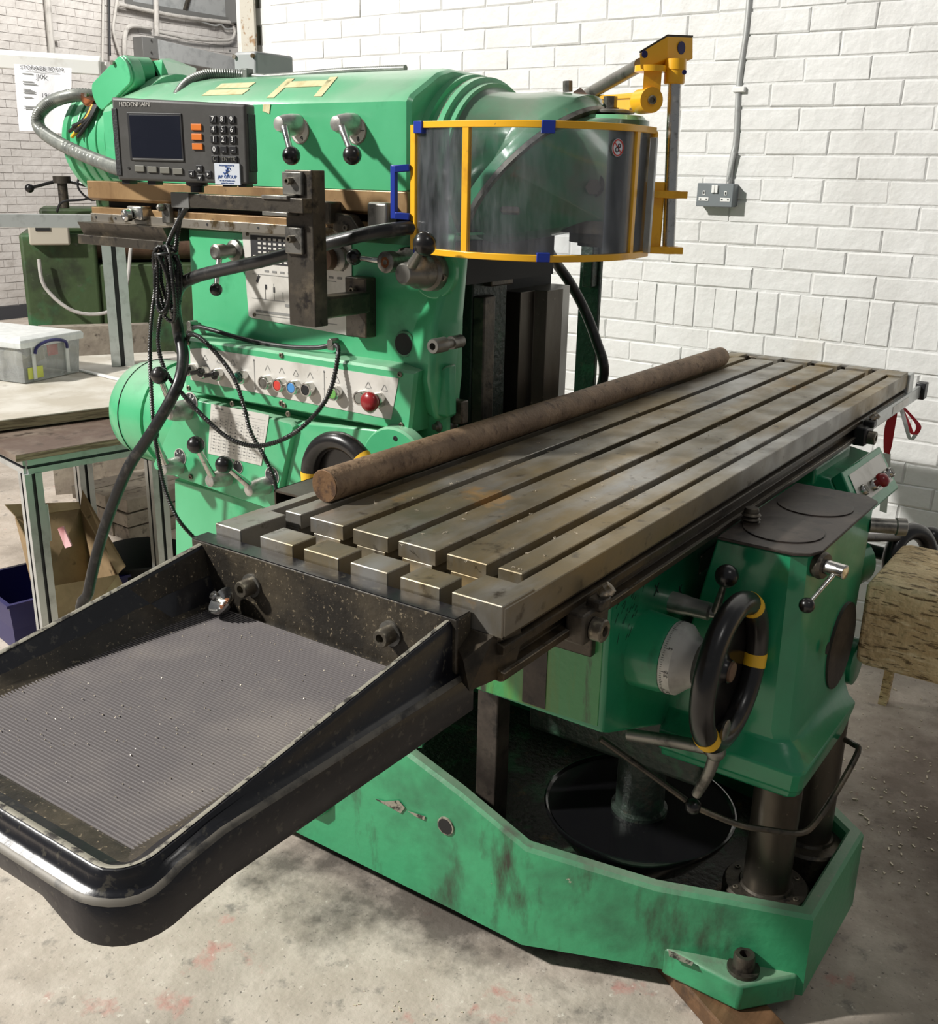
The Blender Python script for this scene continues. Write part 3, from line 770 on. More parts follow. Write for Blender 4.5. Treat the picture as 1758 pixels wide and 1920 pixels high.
# tie rod with ball handle and bent hand lever under the knee
b = B(); b.tube([(0.5500, 0.1295, 0.5590), (0.6000, 0.0559, 0.4932), (0.6400, -0.0125, 0.4352)], .006, 10, 3); b.tube([(0.6400, -0.0293, 0.4279), (0.6600, -0.1073, 0.4105), (0.6800, -0.1615, 0.4091), (0.7000, -0.2142, 0.4131), (0.7400, -0.2300, 0.4225), (0.8200, -0.2418, 0.4537), (0.9000, -0.2515, 0.4993), (0.9300, -0.2355, 0.4957), (0.9700, -0.2109, 0.4775)], .006, 10, 4)
lv = b.build('clamp_rod', 'dark_metal', mill)
B().ball((0.6400, -0.0283, 0.4275), .0155).build('ball_end', 'bakelite', lv)
b = B(); b.tube([(0.6600, 0.1211, 0.5183), (0.6400, 0.0246, 0.5480), (0.6200, -0.0505, 0.5710)], .0125, 12, 3); b.ball((0.6200, -0.0669, 0.5704), .019); b.tube([(0.6200, -0.0673, 0.5661), (0.6250, -0.0567, 0.5175), (0.6300, -0.0358, 0.4614)], lambda t: .0125 - .003 * t, 12, 3)
b.build('bent_hand_lever', 'grey_metal', mill)

# timber packing below the base
def timber(p, size, rz, label, m='timber_dark'):
    b = B().box((p[0], p[1], p[2]), size, rz=rz)
    return tag(b.build('timber_beam', m, bevel=.004, ang=0), label, 'timber')
timber((.66, -.10, .0215), (1.0, .115, .042), R(60), 'oily brown timber beam poking out under the front corner of the green machine base')
timber((.95, .95, .0215), (.75, .115, .042), R(0), 'oily brown timber beam hidden under the rear of the green machine base')

# ---- long T-slot table
TL = 2.05; TW = .515; ZT = 1.05
def land_y(k): return .0965 + .0862 * k            # right edge of land k (0..3), each .068 wide
tb = B()
def strip(y0, y1, z0, z1, x0, x1): tb.bb(x0, y0, z0, x1, y1, z1)
x0, x1 = .103, 1.972
CH = .044                                           # channel depth
strip(.003, TW - .003, 1.002, ZT - CH, .0, TL)               # plate under the slots
tb.prism([(.0, ZT - CH), (.0, ZT - .0045), (.0335, ZT - .0045), (.0350, ZT - .011), (.0385, ZT - .011), (.0400, ZT - CH)], 'x', .0, TL)   # front shoulder and shallow groove
strip(TW - .020, TW, ZT - CH, ZT - .002, .0, TL)
strip(TW - .040, TW - .020, ZT - CH, ZT - .016, .088, TL - .075)   # shallow coolant gutter
for (ya, yb) in [(.040, .0785)] + [(land_y(k), land_y(k) + .068) for k in range(4)] + [(land_y(3) + .0862, TW - .040)]:
    w = yb - ya; tb.bb(x0, ya, ZT - .024, x1, yb, ZT)
    if w > .05: tb.bb(x0 + .0006, ya + .0065, ZT - CH, x1, yb - .0065, ZT - .024)
    elif ya < .1: tb.bb(x0 + .0006, ya, ZT - CH, x1, yb - .0065, ZT - .024)
    else: tb.bb(x0 + .0006, ya + .0065, ZT - CH, x1, yb, ZT - .024)
for (xa, xb) in ((-.004, .045), (TL - .042, TL)):   # end bars cut through by the slots
    for k in range(4): tb.bb(xa, land_y(k), ZT - CH, xb, land_y(k) + .0655, ZT)
tb.bb(-.004, .001, ZT - CH, .072, .0785, ZT - .0002); tb.bb(-.004, TW - .055, ZT - CH, .090, TW - .001, ZT - .0002)
tb.bb(TL - .078, .001, ZT - CH, TL, .0785, ZT - .0002); tb.bb(TL - .078, TW - .05, ZT - CH, TL, TW - .018, ZT)
table = tb.build('table', 'steel_table', mill, ang=0, bevel=.0012, seg=1)
# the browned body of the table with its dog groove and side ledge
b = B()
b.prism([(.004, 1.0045), (.511, 1.0045), (.513, .994), (.49, .985), (.49, .944), (.004, .944), (-.002, .947), (-.002, .958), (.014, .962), (.014, .978), (-.001, .982), (-.001, .994), (.012, .998)], 'x', .0, TL)
body = b.build('table_body', 'steel_side', table, ang=30, bevel=.0015)
B().bb(.0, .0002, 1.0045, TL, .0055, 1.0085).build('plate_underside', 'steel_side', table, ang=0)
# slanted end casting under the near corner
b = B(); b.hull([Vector(p) for p in ((-.006, .012, 1.008), (-.006, .085, 1.008), (-.006, .085, .95), (-.045, .030, .985), (-.052, .015, .950), (.03, .003, .947), (.05, .003, .99), (.04, .004, 1.008))])
b.build('end_corner', 'steel_side', table, ang=30)
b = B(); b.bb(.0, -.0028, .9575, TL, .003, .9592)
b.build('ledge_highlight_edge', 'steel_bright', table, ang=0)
# far end plate and long aluminium scale cover along the front
b = B(); b.bb(TL + .001, .035, .985, TL + .040, .53, 1.044)
b.build('end_plate', 'dark_metal', table, bevel=.003)
B().bb(TL + .001, -.006, .985, TL + .055, .034, 1.043).build('corner_cap', 'alu', table, bevel=.003)
b = B(); b.bb(1.62, -.010, .955, 2.20, .0015, .990)
sc_ = b.build('scale_cover', 'alu', table, bevel=.002)
b = B(); b.bb(2.195, -.022, .950, 2.235, .006, .998); o = b.build('scale_end_cap', 'black_plastic', sc_, bevel=.003)
b = B(); b.bb(1.88, -.0112, .962, 2.05, -.0100, .982); b.build('paper_label', 'plate', sc_, ang=0)
b = B()
b.cyl((2.235, -.008, .985), (2.25, -.008, .985), .0045, n=8); b.cyl((2.235, -.008, .962), (2.25, -.008, .962), .0045, n=8)
b.build('cap_screws', 'black_plastic', sc_)
def dog(x, y, z, name='stop_dog', m='dark_metal', s=1.0):
    b = B(); b.box((x, y - .010 * s, z), (.075 * s, .030 * s, .046 * s)); b.box((x + .012 * s, y - .020 * s, z + .026 * s), (.032 * s, .026 * s, .018 * s))
    o = b.build(name, m, table, bevel=.004)
    B().lathe((x - .010 * s, y - .026 * s, z - .004), (0, -1, 0), [(0, .0165 * s), (.016 * s, .0165 * s), (.018 * s, .0145 * s), (.018 * s, .008 * s), (.008 * s, .008 * s)], 22).build('clamp_bolt', 'screw', o)
    B().lathe((x + .018 * s, y - .02 * s, z + .034 * s), (.3, -.5, .6), [(0, .008 * s), (.012 * s, .008 * s), (.012 * s, .011 * s), (.020 * s, .009 * s)], 16).build('adjuster', 'steel_bright', o)
dog(.200, .000, .962)
dog(1.60, .000, .962, m='black_plastic')

# rusty round bar lying on the table
rd = thing('steel_bar', (.175, .425, 1.05), 'long rusty round steel bar lying along the rear of the slotted table', 'bar')
p0 = Vector((.172, .4545, 1.0775)); p1 = Vector((1.775, .4425, 1.0775))
b = B(); N = 90; P = [p0.lerp(p1, i / N) for i in range(N + 1)]
b.tube(P, .027, 40, 1, smooth=False); b.build('bar_body', 'rod', rd, ang=50)
d = (p0 - p1).normalized()
B().lathe(p0 + d * .0006, d, [(0, .0262), (.0008, .0255), (.0008, .012), (.0002, .004)], 40).build('bar_end', 'rod_end', rd)

# open square tube lying behind the table
b = B(); y0, y1, z0, z1 = .517, .582, 1.004, 1.044; t = .004
b.bb(.185, y0, z0, .50, y1, z0 + t); b.bb(.185, y0, z1 - t, .50, y1, z1); b.bb(.185, y0, z0, .50, y0 + t, z1); b.bb(.185, y1 - t, z0, .50, y1, z1)
b.build('cable_duct', 'steel_way', table, ang=0, bevel=.0008)

# swarf curls lying on the table
b = B()
for i in range(90):
    x = random.uniform(.12, 1.1) ** 1.15; k = random.randrange(5); y = land_y(0) - .0862 + .0862 * k + (random.uniform(0, .066) if random.random() < .5 else random.choice((.002, .066)))
    if y < .04 or (y > .40): continue
    for q in range(3):
        b.box((x + random.uniform(-.003, .003), y + random.uniform(-.003, .003), ZT + .0012), (random.uniform(.003, .006), .0005, .0005), rot=(0, random.uniform(-.5, .1), random.uniform(0, 6)))
tag(b.build('table_swarf', 'swarf', ang=0), 'small curled metal chips lying on the slotted table', 'swarf', kind='stuff')

# ---- chip tray bolted to the table's near end
def top_z(x): return 1.032 + (x + .012) * (1.032 - .950) / .53
def path(d, corner, n=9, yl=.512, yr=.058, xb=-.012, xn=-.530):
    """outline of the tray from the rear of its left side, round the near end, to the rear of its right side; d = outward offset"""
    yl += d; yr -= d; xn -= d; r = corner + d; P = []
    for i in range(9): P.append((xb + (xn + r - xb) * i / 9, yl))
    for i in range(n): a = math.pi / 2 * i / (n - 1); P.append((xn + r - r * math.sin(a), yl - r + r * math.cos(a)))
    for i in range(1, 8): P.append((xn, yl - r + (yr + r - yl + r) * i / 8))
    for i in range(n): a = math.pi / 2 * i / (n - 1); P.append((xn + r - r * math.cos(a), yr + r - r * math.sin(a)))
    for i in range(1, 10): P.append((xn + r + (xb - xn - r) * i / 9, yr))
    return P
FZ = .938
def ldg(x):      # height of the outer ledge, dropping smoothly round the near corners
    t = min(1, max(0, (-.455 - x) / .075)); return -.027 * t * t * (3 - 2 * t)
def ring(d, c, zf): return [Vector((x, y, zf(x, y))) for (x, y) in path(d, c)]
foot = lambda x, y: .890 + .0 * x
def skirt(x, y):
    dx = x + .56; e = min(abs(y - .03), abs(y - .54))
    z = .900
    if dx < .10 and e < .12: z -= .030 * (1 - dx / .10) * (1 - e / .12) ** .6
    elif dx < .04: z = .905
    return z
b = B()
b.loft([ring(-.045, .02, lambda x, y: FZ), ring(-.030, .03, lambda x, y: FZ + .006), ring(-.008, .035, lambda x, y: max(FZ + .008, top_z(x) - .004)), ring(-.002, .038, lambda x, y: top_z(x)),
        ring(.003, .04, lambda x, y: top_z(x) - .001), ring(.006, .042, lambda x, y: top_z(x) - .008), ring(.007, .042, lambda x, y: .962 + ldg(x)),
        ring(.011, .045, lambda x, y: .958 + ldg(x)), ring(.019, .05, lambda x, y: .955 + ldg(x)), ring(.022, .05, lambda x, y: .950 + ldg(x)), ring(.022, .05, skirt), ring(.018, .05, skirt), ring(.014, .046, lambda x, y: .93)], cap=False, close=False)
tray = b.build('chip_tray', 'black_paint', mill, ang=50)
b = B(); b.loft([ring(-.0455, .02, lambda x, y: FZ + .0015), ring(-.0295, .03, lambda x, y: FZ + .0075), ring(-.0085, .035, lambda x, y: max(FZ + .0095, top_z(x) - .0055))], cap=False, close=False)
b.build('inner_walls', 'black_dusty', tray, ang=50)
b = B(); b.loft([ring(-.0055, .0365, lambda x, y: top_z(x) - .0012), ring(-.002, .038, lambda x, y: top_z(x) + .0006), ring(.0010, .0392, lambda x, y: top_z(x) + .0001)], cap=False, close=False)
b.build('worn_rim', 'rim_wear', tray, ang=50)
b = B(); b.loft([ring(.0165, .048, lambda x, y: .9566 + ldg(x)), ring(.0200, .05, lambda x, y: .9550 + ldg(x)), ring(.0222, .05, lambda x, y: .9512 + ldg(x))], cap=False, close=False); b.build('dusty_ledge_highlight', 'ledge_dust_glint', tray, ang=50)
b = B(); P = path(-.04, .02); b.add([Vector((x, y, FZ - .001)) for x, y in P], [list(range(len(P)))]); P = path(.0, .04); b.add([Vector((x, y, FZ - .006)) for x, y in P], [list(range(len(P)))])
b.build('tray_floor', 'black_dusty', tray, ang=0)
b = B(); b.bb(-.038, .045, .905, -.006, .530, 1.0325)
ew = b.build('end_wall', 'black_dusty', tray, bevel=.003)
b = B(); b.bb(-.0385, .047, 1.0328, -.007, .528, 1.0336); b.build('end_wall_rim', 'black_paint', tray, ang=0)
for c in (Vector((-.038, .405, .988)), Vector((-.038, .150, .985))):
    B().cyl(c, c + Vector((-.003, 0, 0)), .0175, n=24).build('washer', 'grey_metal', tray)
    socket_screw(c + Vector((-.003, 0, 0)), (-1, 0, 0), .0125, .020, tray, 'cap_screw', 'screw')
# ribbed rubber mat, the ribs run across the tray
b = B(); xs = -.048; pitch = .0046; k = 0; z0 = FZ + .0006; V = []
ya, yb = .482, .088
while xs > -.522:
    sh = 0
    if xs < -.48: sh = .036 * (1 - math.sqrt(max(0, 1 - ((-.48 - xs) / .043) ** 2)))
    for (dx, dz) in ((0, 0), (.0004, .0030), (.0022, .0030), (.0026, 0)):
        V.append((xs - dx, ya - sh, z0 + dz)); V.append((xs - dx, yb + sh, z0 + dz))
    xs -= pitch
for i in range(len(V) // 2 - 1): b.f.append([2 * i, 2 * i + 1, 2 * i + 3, 2 * i + 2]); b.m.append(0)
b.v = [Vector(p) for p in V]
b.build('rubber_mat', 'rubber', tray, ang=0)
b = B()
for i in range(520):
    x = random.uniform(-.50, -.05); y = random.uniform(.09, .48); s_ = random.choice((.0005, .0007, .0009, .0013))
    b.box((x, y, FZ + .0032), (s_ * random.uniform(.8, 1.6), s_, s_), rot=(random.uniform(0, 1), random.uniform(0, 1), random.uniform(0, 3)))
tag(b.build('tray_swarf', 'swarf', ang=0), 'fine metal chips sprinkled over the ribbed rubber mat', 'swarf', kind='stuff')

# chrome shower-head shaped cup and brass nut in the tray
c = Vector((-0.0682, 0.4357, 0.9650)); ax = Vector((-.55, .25, .62)).normalized()
cup = thing('chrome_cup', (c.x, c.y, FZ), 'small chrome bell-shaped fitting lying in the corner of the black tray', 'fitting')
B().lathe(c - ax * .012, ax, [(0, .004), (.001, .012), (.006, .019), (.014, .0225), (.016, .0225), (.0145, .0205), (.008, .017), (.004, .008), (.0035, .002)], 36, True, True).build('cup_shell', 'chrome', cup, ang=60)
B().lathe(c - ax * .006, ax, [(0, .0095), (.001, .0095)], 24).build('copper_lining', 'copper', cup)
B().lathe(c - ax * .006, ax, [(0, .0045), (.016, .0045), (.016, .0065), (.019, .0068), (.024, .0068), (.025, .006), (.025, .003), (.022, .003)], 22).build('stem', 'chrome', cup, ang=40)
B().lathe(c + ax * .0105, ax, [(0, .0069), (.005, .0069)], 22).build('rubber_ring', 'black_rubber', cup)
c = Vector((-0.0192, 0.4034, 0.9450))
b = B(); b.lathe(c + Vector((0, 0, -.0055)), (.12, .2, 1), [(0, .0062), (.003, .0065), (.006, .006), (.010, .0048), (.011, .003)], 12)
tag(b.build('brass_nut', 'brass', ang=30), 'tiny brass nut lying on the ribbed mat beside the chrome fitting', 'nut')

# ---- column casting (side face at x = .55), flaring towards the foot
def csec(z, xl, yf, yr, c=.03, xr=1.25):
    return [Vector(p) for p in ((xl + c * .4, yf, z), (.745, .600, z), (.745, .64, z), (1.11, .65, z), (1.12, .66, z), (1.20, .72, z), (xr, yr - .05, z), (xr - .05, yr, z), (xl + c, yr, z), (xl + c * .3, yr - c * .3, z), (xl, yr - c, z), (xl, yf + c, z), (xl + c * .12, yf + c * .3, z))]
b = B()
b.loft([csec(.40, .53, .535, 1.30, .016), csec(.67, .535, .535, 1.275, .016), csec(.84, .55, .535, 1.235, .016), csec(1.052, .55, .535, 1.212, .016), csec(1.075, .55, .488, 1.21, .016), csec(1.20, .55, .488, 1.195, .014), csec(1.425, .55, .488, 1.19, .014), csec(1.447, .572, .50, 1.175, .014)])
colm = b.build('column', 'green', mill, ang=32)
# sloping shoulder ribs cast on the side near the front
b = B(); b.loft([[Vector(p) for p in ((.525, .500, 1.11), (.555, .54, 1.11), (.60, .500, 1.11), (.565, .487, 1.11))], [Vector(p) for p in ((.505, .498, 1.19), (.556, .62, 1.19), (.60, .490, 1.19), (.56, .482, 1.19))], [Vector(p) for p in ((.515, .498, 1.29), (.556, .57, 1.30), (.60, .490, 1.30), (.57, .482, 1.30))], [Vector(p) for p in ((.548, .482, 1.42), (.56, .50, 1.42), (.60, .485, 1.42), (.58, .47, 1.42))]])
b.build('front_shoulder', 'green', colm, ang=70, bevel=.012, seg=3)
# dark front flange and the vertical slideway
b = B(); b.bb(.743, .571, .60, .8695, .64, 1.406); b.build('front_flange', 'black_green', colm, bevel=.004)
b = B(); b.prism([(.7506, .5469), (.7902, .5469), (.8034, .5711), (.7429, .5711)], 'z', .60, 1.318)
b.build('rough_cast_strip', 'dark_metal', colm, bevel=.003)
b = B(); b.bb(.7814, .5524, 1.335, .8639, .5799, 1.439); o = b.build('lifting_block', 'dark_metal', colm, bevel=.003)
for (yy, zz) in ((.452, 1.372), (.452, 1.372)): pass
b = B(); b.prism([(0.8749, 0.6459), (0.8749, 0.6162), (0.8826, 0.6118), (0.909, 0.6118), (0.9112, 0.5634), (0.9684, 0.5634), (0.9794, 0.5381), (1.0476, 0.5381), (1.1224, 0.5634), (1.1224, 0.6459)], 'z', .50, 1.313)
b.build('slideway', 'steel_way', colm, ang=0, bevel=.001)
b = B(); b.prism([(0.8821, 0.6116), (0.8821, 0.6102), (0.9096, 0.6102), (0.9096, 0.6116)], 'z', .55, 1.307); b.build('bright_way_edge', 'steel_bright', colm, ang=0)
b = B(); b.bb(.8694, .613, 1.313, 1.12, .70, 1.390); b.build('head_recess', 'dark', colm, ang=0)
b = B(); b.bb(.588, .515, 1.352, .96, .605, 1.432); b.build('dark_filler_box', 'dark', colm, ang=0)  # added dark box standing in for the darkness below the ram
b = B(); b.bb(1.42, .645, .55, 1.435, .705, 1.39); b.bb(1.39, .652, 1.28, 1.42, .68, 1.43)
b.build('rear_channel', 'black_green', colm, bevel=.003)
# cored hole, spigot, oil cup and clamp block along the front edge of the side
c = Vector((0.5470, 0.5905, 1.2437))
B().lathe(c, (-1, 0, 0), [(0, .025), (.003, .024), (.0032, .0205), (-.01, .020)], 26).build('hole_rim', 'green_dirty', colm)
B().lathe(c + Vector((-.0025, 0, 0)), (-1, 0, 0), [(0, .0205), (.001, .0205)], 26).build('core_hole', 'dark', colm)
c = Vector((0.5150, 0.4593, 1.2635))
b = B(); b.lathe(c, (-1, 0, 0), [(-.03, .012), (.0, .012), (.0, .009), (.02, .009), (.02, .0135), (.052, .0135), (.055, .012), (.055, .0065), (.035, .0065)], 22)
b.build('pipe_spigot', 'grey_metal', colm, ang=40)
c = Vector((0.5750, 0.4916, 1.1246)); b = B(); b.box(c, (.022, .05, .045)); o = b.build('clamp_block', 'dark_metal', colm, bevel=.003)
socket_screw(c + Vector((-.011, .006, .006)), (-1, 0, 0), .0085, .006, o)
c = Vector((0.5750, 0.5087, 1.0950)); b = B(); b.ball(c, .022, sc=(.8, 1, .9)); b.lathe(c, (-1, .2, 0), [(0, .014), (.025, .012), (.027, .007), (.034, .006)], 14); b.build('pivot_nut', 'grey_metal', colm)
c = Vector((0.5500, 0.4820, 1.1808)); b = B(); b.prism([(c.y + .03, 1.12), (c.y + .028, 1.20), (c.y - .005, 1.22), (c.y - .008, 1.12)], 'x', .530, .56); b.build('side_gusset', 'green_dirty', colm, bevel=.006)

def lever(parent, base, tip, boss, m_arm='chrome', ballr=.0185, armr=.0070, boss_m='grey_metal', ball_m='bakelite', axis=(-1, 0, 0), conical=True):
    """turning lever: hub standing off the face, tapered arm and ball knob"""
    base = Vector(base); tip = Vector(tip); ax = Vector(axis).normalized(); L, r = boss
    b = B()
    if conical: b.lathe(base, ax, [(0, r), (L * .35, r * .98), (L * .75, r * .82), (L, r * .62), (L * 1.02, r * .5)], 22)
    else: b.lathe(base, ax, [(0, r), (L, r), (L + .002, r * .8)], 22)
    o = b.build('selector_lever', boss_m if boss_m != 'grey_metal' else 'dull_silver', parent, ang=40)
    s_ = base + ax * (L * .72)
    b = B(); d = (tip - s_); b.lathe(s_, d, [(0, armr * 1.35), (d.length * .5, armr), (d.length, armr * .9)], 14); b.build('arm', m_arm, o)
    b = B(); b.ball(tip, ballr, 22, 14); b.build('ball_knob', ball_m, o, ang=60)
    return o
def dial(parent, c, r, txt, m='ink', tm='white_ink', ax=(-1, 0, 0), rim='plate'):
    c = Vector(c)
    o = B().lathe(c, ax, [(-.001, r), (.0010, r)], 32).build('number_dial', rim, parent)
    B().lathe(c + Vector(ax) * .001, ax, [(0, r * .90), (.0006, r * .90)], 32).build('dial_face', m, o)
    it = []
    for (t, g) in txt:
        it.append((t, c + Vector((-.0021, -r * .62 * math.sin(R(g)), r * .62 * math.cos(R(g)))), (0, -math.cos(R(g)), -math.sin(R(g))), (0, -math.sin(R(g)), math.cos(R(g))), r * .50, 'CENTER'))
    lettering('dial_numbers', it, tm, o)
    return o

# upper selector levers on the column side
c = Vector((0.5500, 1.0381, 1.3897))
b = B(); b.lathe(c, (-1, 0, 0), [(0, .023), (.008, .022), (.012, .014), (.035, .013), (.036, .0155), (.058, .0155), (.060, .011), (.058, .004)], 24); o = b.build('selector_lever', 'grey_metal', mill, ang=40)
t = Vector((0.4600, 1.0053, 1.3194)); s_ = c + Vector((-.047, 0, -.008)); d = t - s_
B().lathe(s_, d, [(0, .0065), (d.length, .005)], 12).build('arm', 'chrome', o); B().ball(t, .0130, 20, 12).build('ball_knob', 'bakelite', o)
c = Vector((0.5500, 0.7668, 1.3900)); b = B(); b.lathe(c, (-1, 0, 0), [(0, .022), (.03, .020), (.032, .0), ], 24); b.build('hub_cap', 'rust_tube', mill)
b = B(); b.lathe((0.5500, 0.7475, 1.3912), (-1, .1, 0), [(0, .023), (.012, .023), (.014, .020)], 26); b.build('hub_flange', 'grey_metal', mill)
c = Vector((0.5450, 0.5802, 1.3988))
b = B(); b.lathe(c, (-1, 0, 0), [(0, .024), (.01, .0235), (.018, .018), (.045, .0165), (.046, .019), (.066, .019), (.068, .015), (.067, .004)], 26); o = b.build('selector_lever', 'grey_metal', mill, ang=40)
B().lathe(c + Vector((-.0665, 0, 0)), (-1, 0, 0), [(0, .015), (.001, .0148), (.001, .005), (.0, .004)], 20).build('worn_cap', 'copper', o)
t = Vector((0.4700, 0.6465, 1.4045)); s_ = c + Vector((-.055, .016, 0)); d = t - s_
B().lathe(s_, d, [(0, .0055), (d.length, .0045)], 12).build('arm', 'chrome', o); B().ball(t, .0145, 20, 12).build('ball_knob', 'bakelite', o)
# large clutch lever at the front corner
c = Vector((0.5350, 0.5150, 1.3847))
b = B(); b.lathe(c + Vector((.01, 0, 0)), (-1, 0, 0), [(0, .050), (.010, .050), (.012, .048)], 36); pf = b.build('clutch_flange', 'green', mill, bevel=.001)
b = B(); b.lathe(c, (-1, 0, 0), [(0, .036), (.02, .0345), (.024, .029), (.050, .028), (.058, .022), (.085, .019), (.088, .016)], 32); o = b.build('clutch_lever', 'grey_metal', mill, ang=40)
s_ = c + Vector((-.072, 0, .004)); t = Vector((0.4300, 0.4548, 1.4398)); d = t - s_
B().lathe(s_, d, [(0, .009), (d.length * .3, .0095), (d.length, .005)], 16).build('arm', 'grey_metal', o)
B().ball(t, .0200, 26, 16).build('ball_knob', 'bakelite', o)
socket_screw(Vector((0.5230, 0.4823, 1.3765)), (-1, 0, 0), .007, .004, pf)

# bolt-on plate and stub for the readout bracket
b = B(); p = (0.5500, 0.6952, 1.2970)
b.bb(.520, .662, 1.249, .552, .714, 1.362); arm_plate = b.build('bracket_plate', 'dark_metal', mill, bevel=.003)
socket_screw(Vector((.520, .690, 1.338)), (-1, 0, 0), .0065, .010, arm_plate)
B().lathe((.5195, .699, 1.343), (-1, 0, 0), [(0, .003), (.0006, .003)], 10).build('drill_hole', 'dark', arm_plate)

# instruction plate on the column side, with its print
b = B(); b.prism([(1.016, 1.428), (1.012, 1.434), (.72, 1.438), (.72, 1.245), (1.000, 1.255), (1.008, 1.258)], 'x', .5485, .5475)
ip = b.build('instruction_plate', 'plate', mill, ang=0)
X = .5472
b = B(); b.bb(X, .74, 1.368, X - .0004, .992, 1.424)
b.build('number_chart', 'ink', ip, ang=0)
b = B()
for r_ in range(6):
    for c_ in range(17):
        if r_ < 4 and c_ < 1: continue
        y_ = .985 - c_ * .0145; z_ = 1.418 - r_ * .0088
        b.bb(X - .0005, y_ - .0085, z_ - .0028, X - .0008, y_, z_ + .0016)
b.build('chart_cells', 'plate', ip, ang=0)
b = B()
for k in range(10): b.bb(X, .955 - k * .022, 1.352, X - .0004, .943 - k * .022, 1.356)
b.bb(X, .76, 1.346, X - .0004, .99, 1.347); b.bb(X, .76, 1.263, X - .0004, .985, 1.264); b.bb(X, .80, 1.268, X - .0004, .985, 1.273)
b.bb(X, .90, 1.296, X - .0004, .995, 1.297); b.bb(X, .93, 1.297, X - .0004, .931, 1.33); b.bb(X, .955, 1.297, X - .0004, .956, 1.32); b.bb(X, .905, 1.297, X - .0004, .906, 1.315)
b.bb(X, .875, 1.286, X - .0004, .90, 1.292); b.bb(X, .83, 1.268, X - .0004, .87, 1.277)
b.build('printed_lines', 'ink_grey', ip, ang=0)
b = B()
b.box((X, .975, 1.337), (.0006, .006, .016), rot=(.5, 0, 0)); b.box((X, .953, 1.322), (.0006, .005, .010)); b.box((X, .930, 1.318), (.0006, .005, .011)); b.lathe((X + .0002, .862, 1.325), (-1, 0, 0), [(0, .008), (.0005, .008)], 18)
b.box((X, .868, 1.282), (.0006, .018, .005)); b.build('printed_symbols', 'ink', ip, ang=0)
lettering('plate_text', [('CORREA', (X - .0003, .848, 1.330), NY, UZ, .007, 'LEFT'), ('FRESADORA', (X - .0003, .848, 1.321), NY, UZ, .005, 'LEFT')] , 'ink_grey', ip)
for (y_, z_) in ((1.000, 1.425), (.990, 1.262)): socket_screw((X, y_, z_), (-1, 0, 0), .004, .002, ip, 'rivet')

# ---- push-button control panel
b = B(); b.loft([[Vector(p) for p in ((.555, 1.165, 1.082), (.555, .535, 1.088), (.555, .525, 1.208), (.555, 1.165, 1.204))], [Vector(p) for p in ((.505, 1.168, 1.083), (.505, .540, 1.088), (.505, .524, 1.205), (.505, 1.168, 1.202))], [Vector(p) for p in ((.500, 1.163, 1.087), (.500, .545, 1.092), (.500, .531, 1.200), (.500, 1.163, 1.197))]])
cp = b.build('control_panel', 'green', mill, ang=40)
b = B(); b.loft([[Vector(p) for p in ((xx, 1.146, 1.112), (xx, .585, 1.107), (xx, .566, 1.188), (xx, 1.100, 1.186), (xx, 1.142, 1.180))] for xx in (.4998, .4988)])
b.build('white_face_plate', 'plate', cp, ang=0)
for (px, py) in ((358,655), (540,672), (748,706), (338,722), (732,780), (540,775)):
    pass
for (yy, zz) in ((1.147, 1.193), (.868, 1.197), (.563, 1.196), (1.155, 1.093), (.865, 1.095), (.560, 1.100)):
    socket_screw((.500, yy, zz), (-1, 0, 0), .0055, .003, cp)
def bezel(yy, zz, r=.0148):
    return B().lathe((.4988, yy, zz), (-1, 0, 0), [(0, r), (.012, r), (.016, r * .9), (.016, r * .72), (.010, r * .7)], 28)
def button(yy, zz, m, kind='flat'):
    o = bezel(yy, zz).build('push_button' if kind != 'lamp' else 'indicator_lamp', 'chrome', cp, ang=40)
    if kind == 'flat': B().lathe((.4988, yy, zz), (-1, 0, 0), [(.004, .0105), (.0145, .0103), (.0155, .009)], 24).build('button_cap', m, o)
    if kind == 'lamp': B().lathe((.4988, yy, zz), (-1, 0, 0), [(.004, .0112), (.020, .0110), (.026, .0085), (.029, .004), (.0295, .001)], 24).build('lens', m, o, ang=60)
    if kind == 'mush':
        B().lathe((.4988, yy, zz), (-1, 0, 0), [(.004, .009), (.024, .009), (.024, .018), (.028, .0195), (.034, .019), (.039, .014), (.041, .006), (.0415, .001)], 30).build('mushroom_cap', m, o, ang=60)
    return o
for yy in (1.138, 1.095, 1.052):
    o = bezel(yy, 1.136, .0135).build('rotary_switch', 'chrome', cp, ang=40)
    b = B(); b.lathe((.4988, yy, 1.136), (-1, 0, 0), [(.004, .0105), (.018, .010)], 22); b.box((.477, yy + .002, 1.138), (.016, .032, .009), rot=(-.25, 0, 0))
    b.build('switch_knob', 'bakelite', o, bevel=.0015)
button(.979, 1.140, 'lens_green', 'lamp')
button(.908, 1.138, 'grey_metal'); button(.868, 1.138, 'red'); button(.829, 1.138, 'btn_blue'); button(.790, 1.139, 'black_plastic')
button(.719, 1.141, 'btn_green'); button(.652, 1.141, 'key_grey'); button(.612, 1.142, 'dark_red', 'mush')
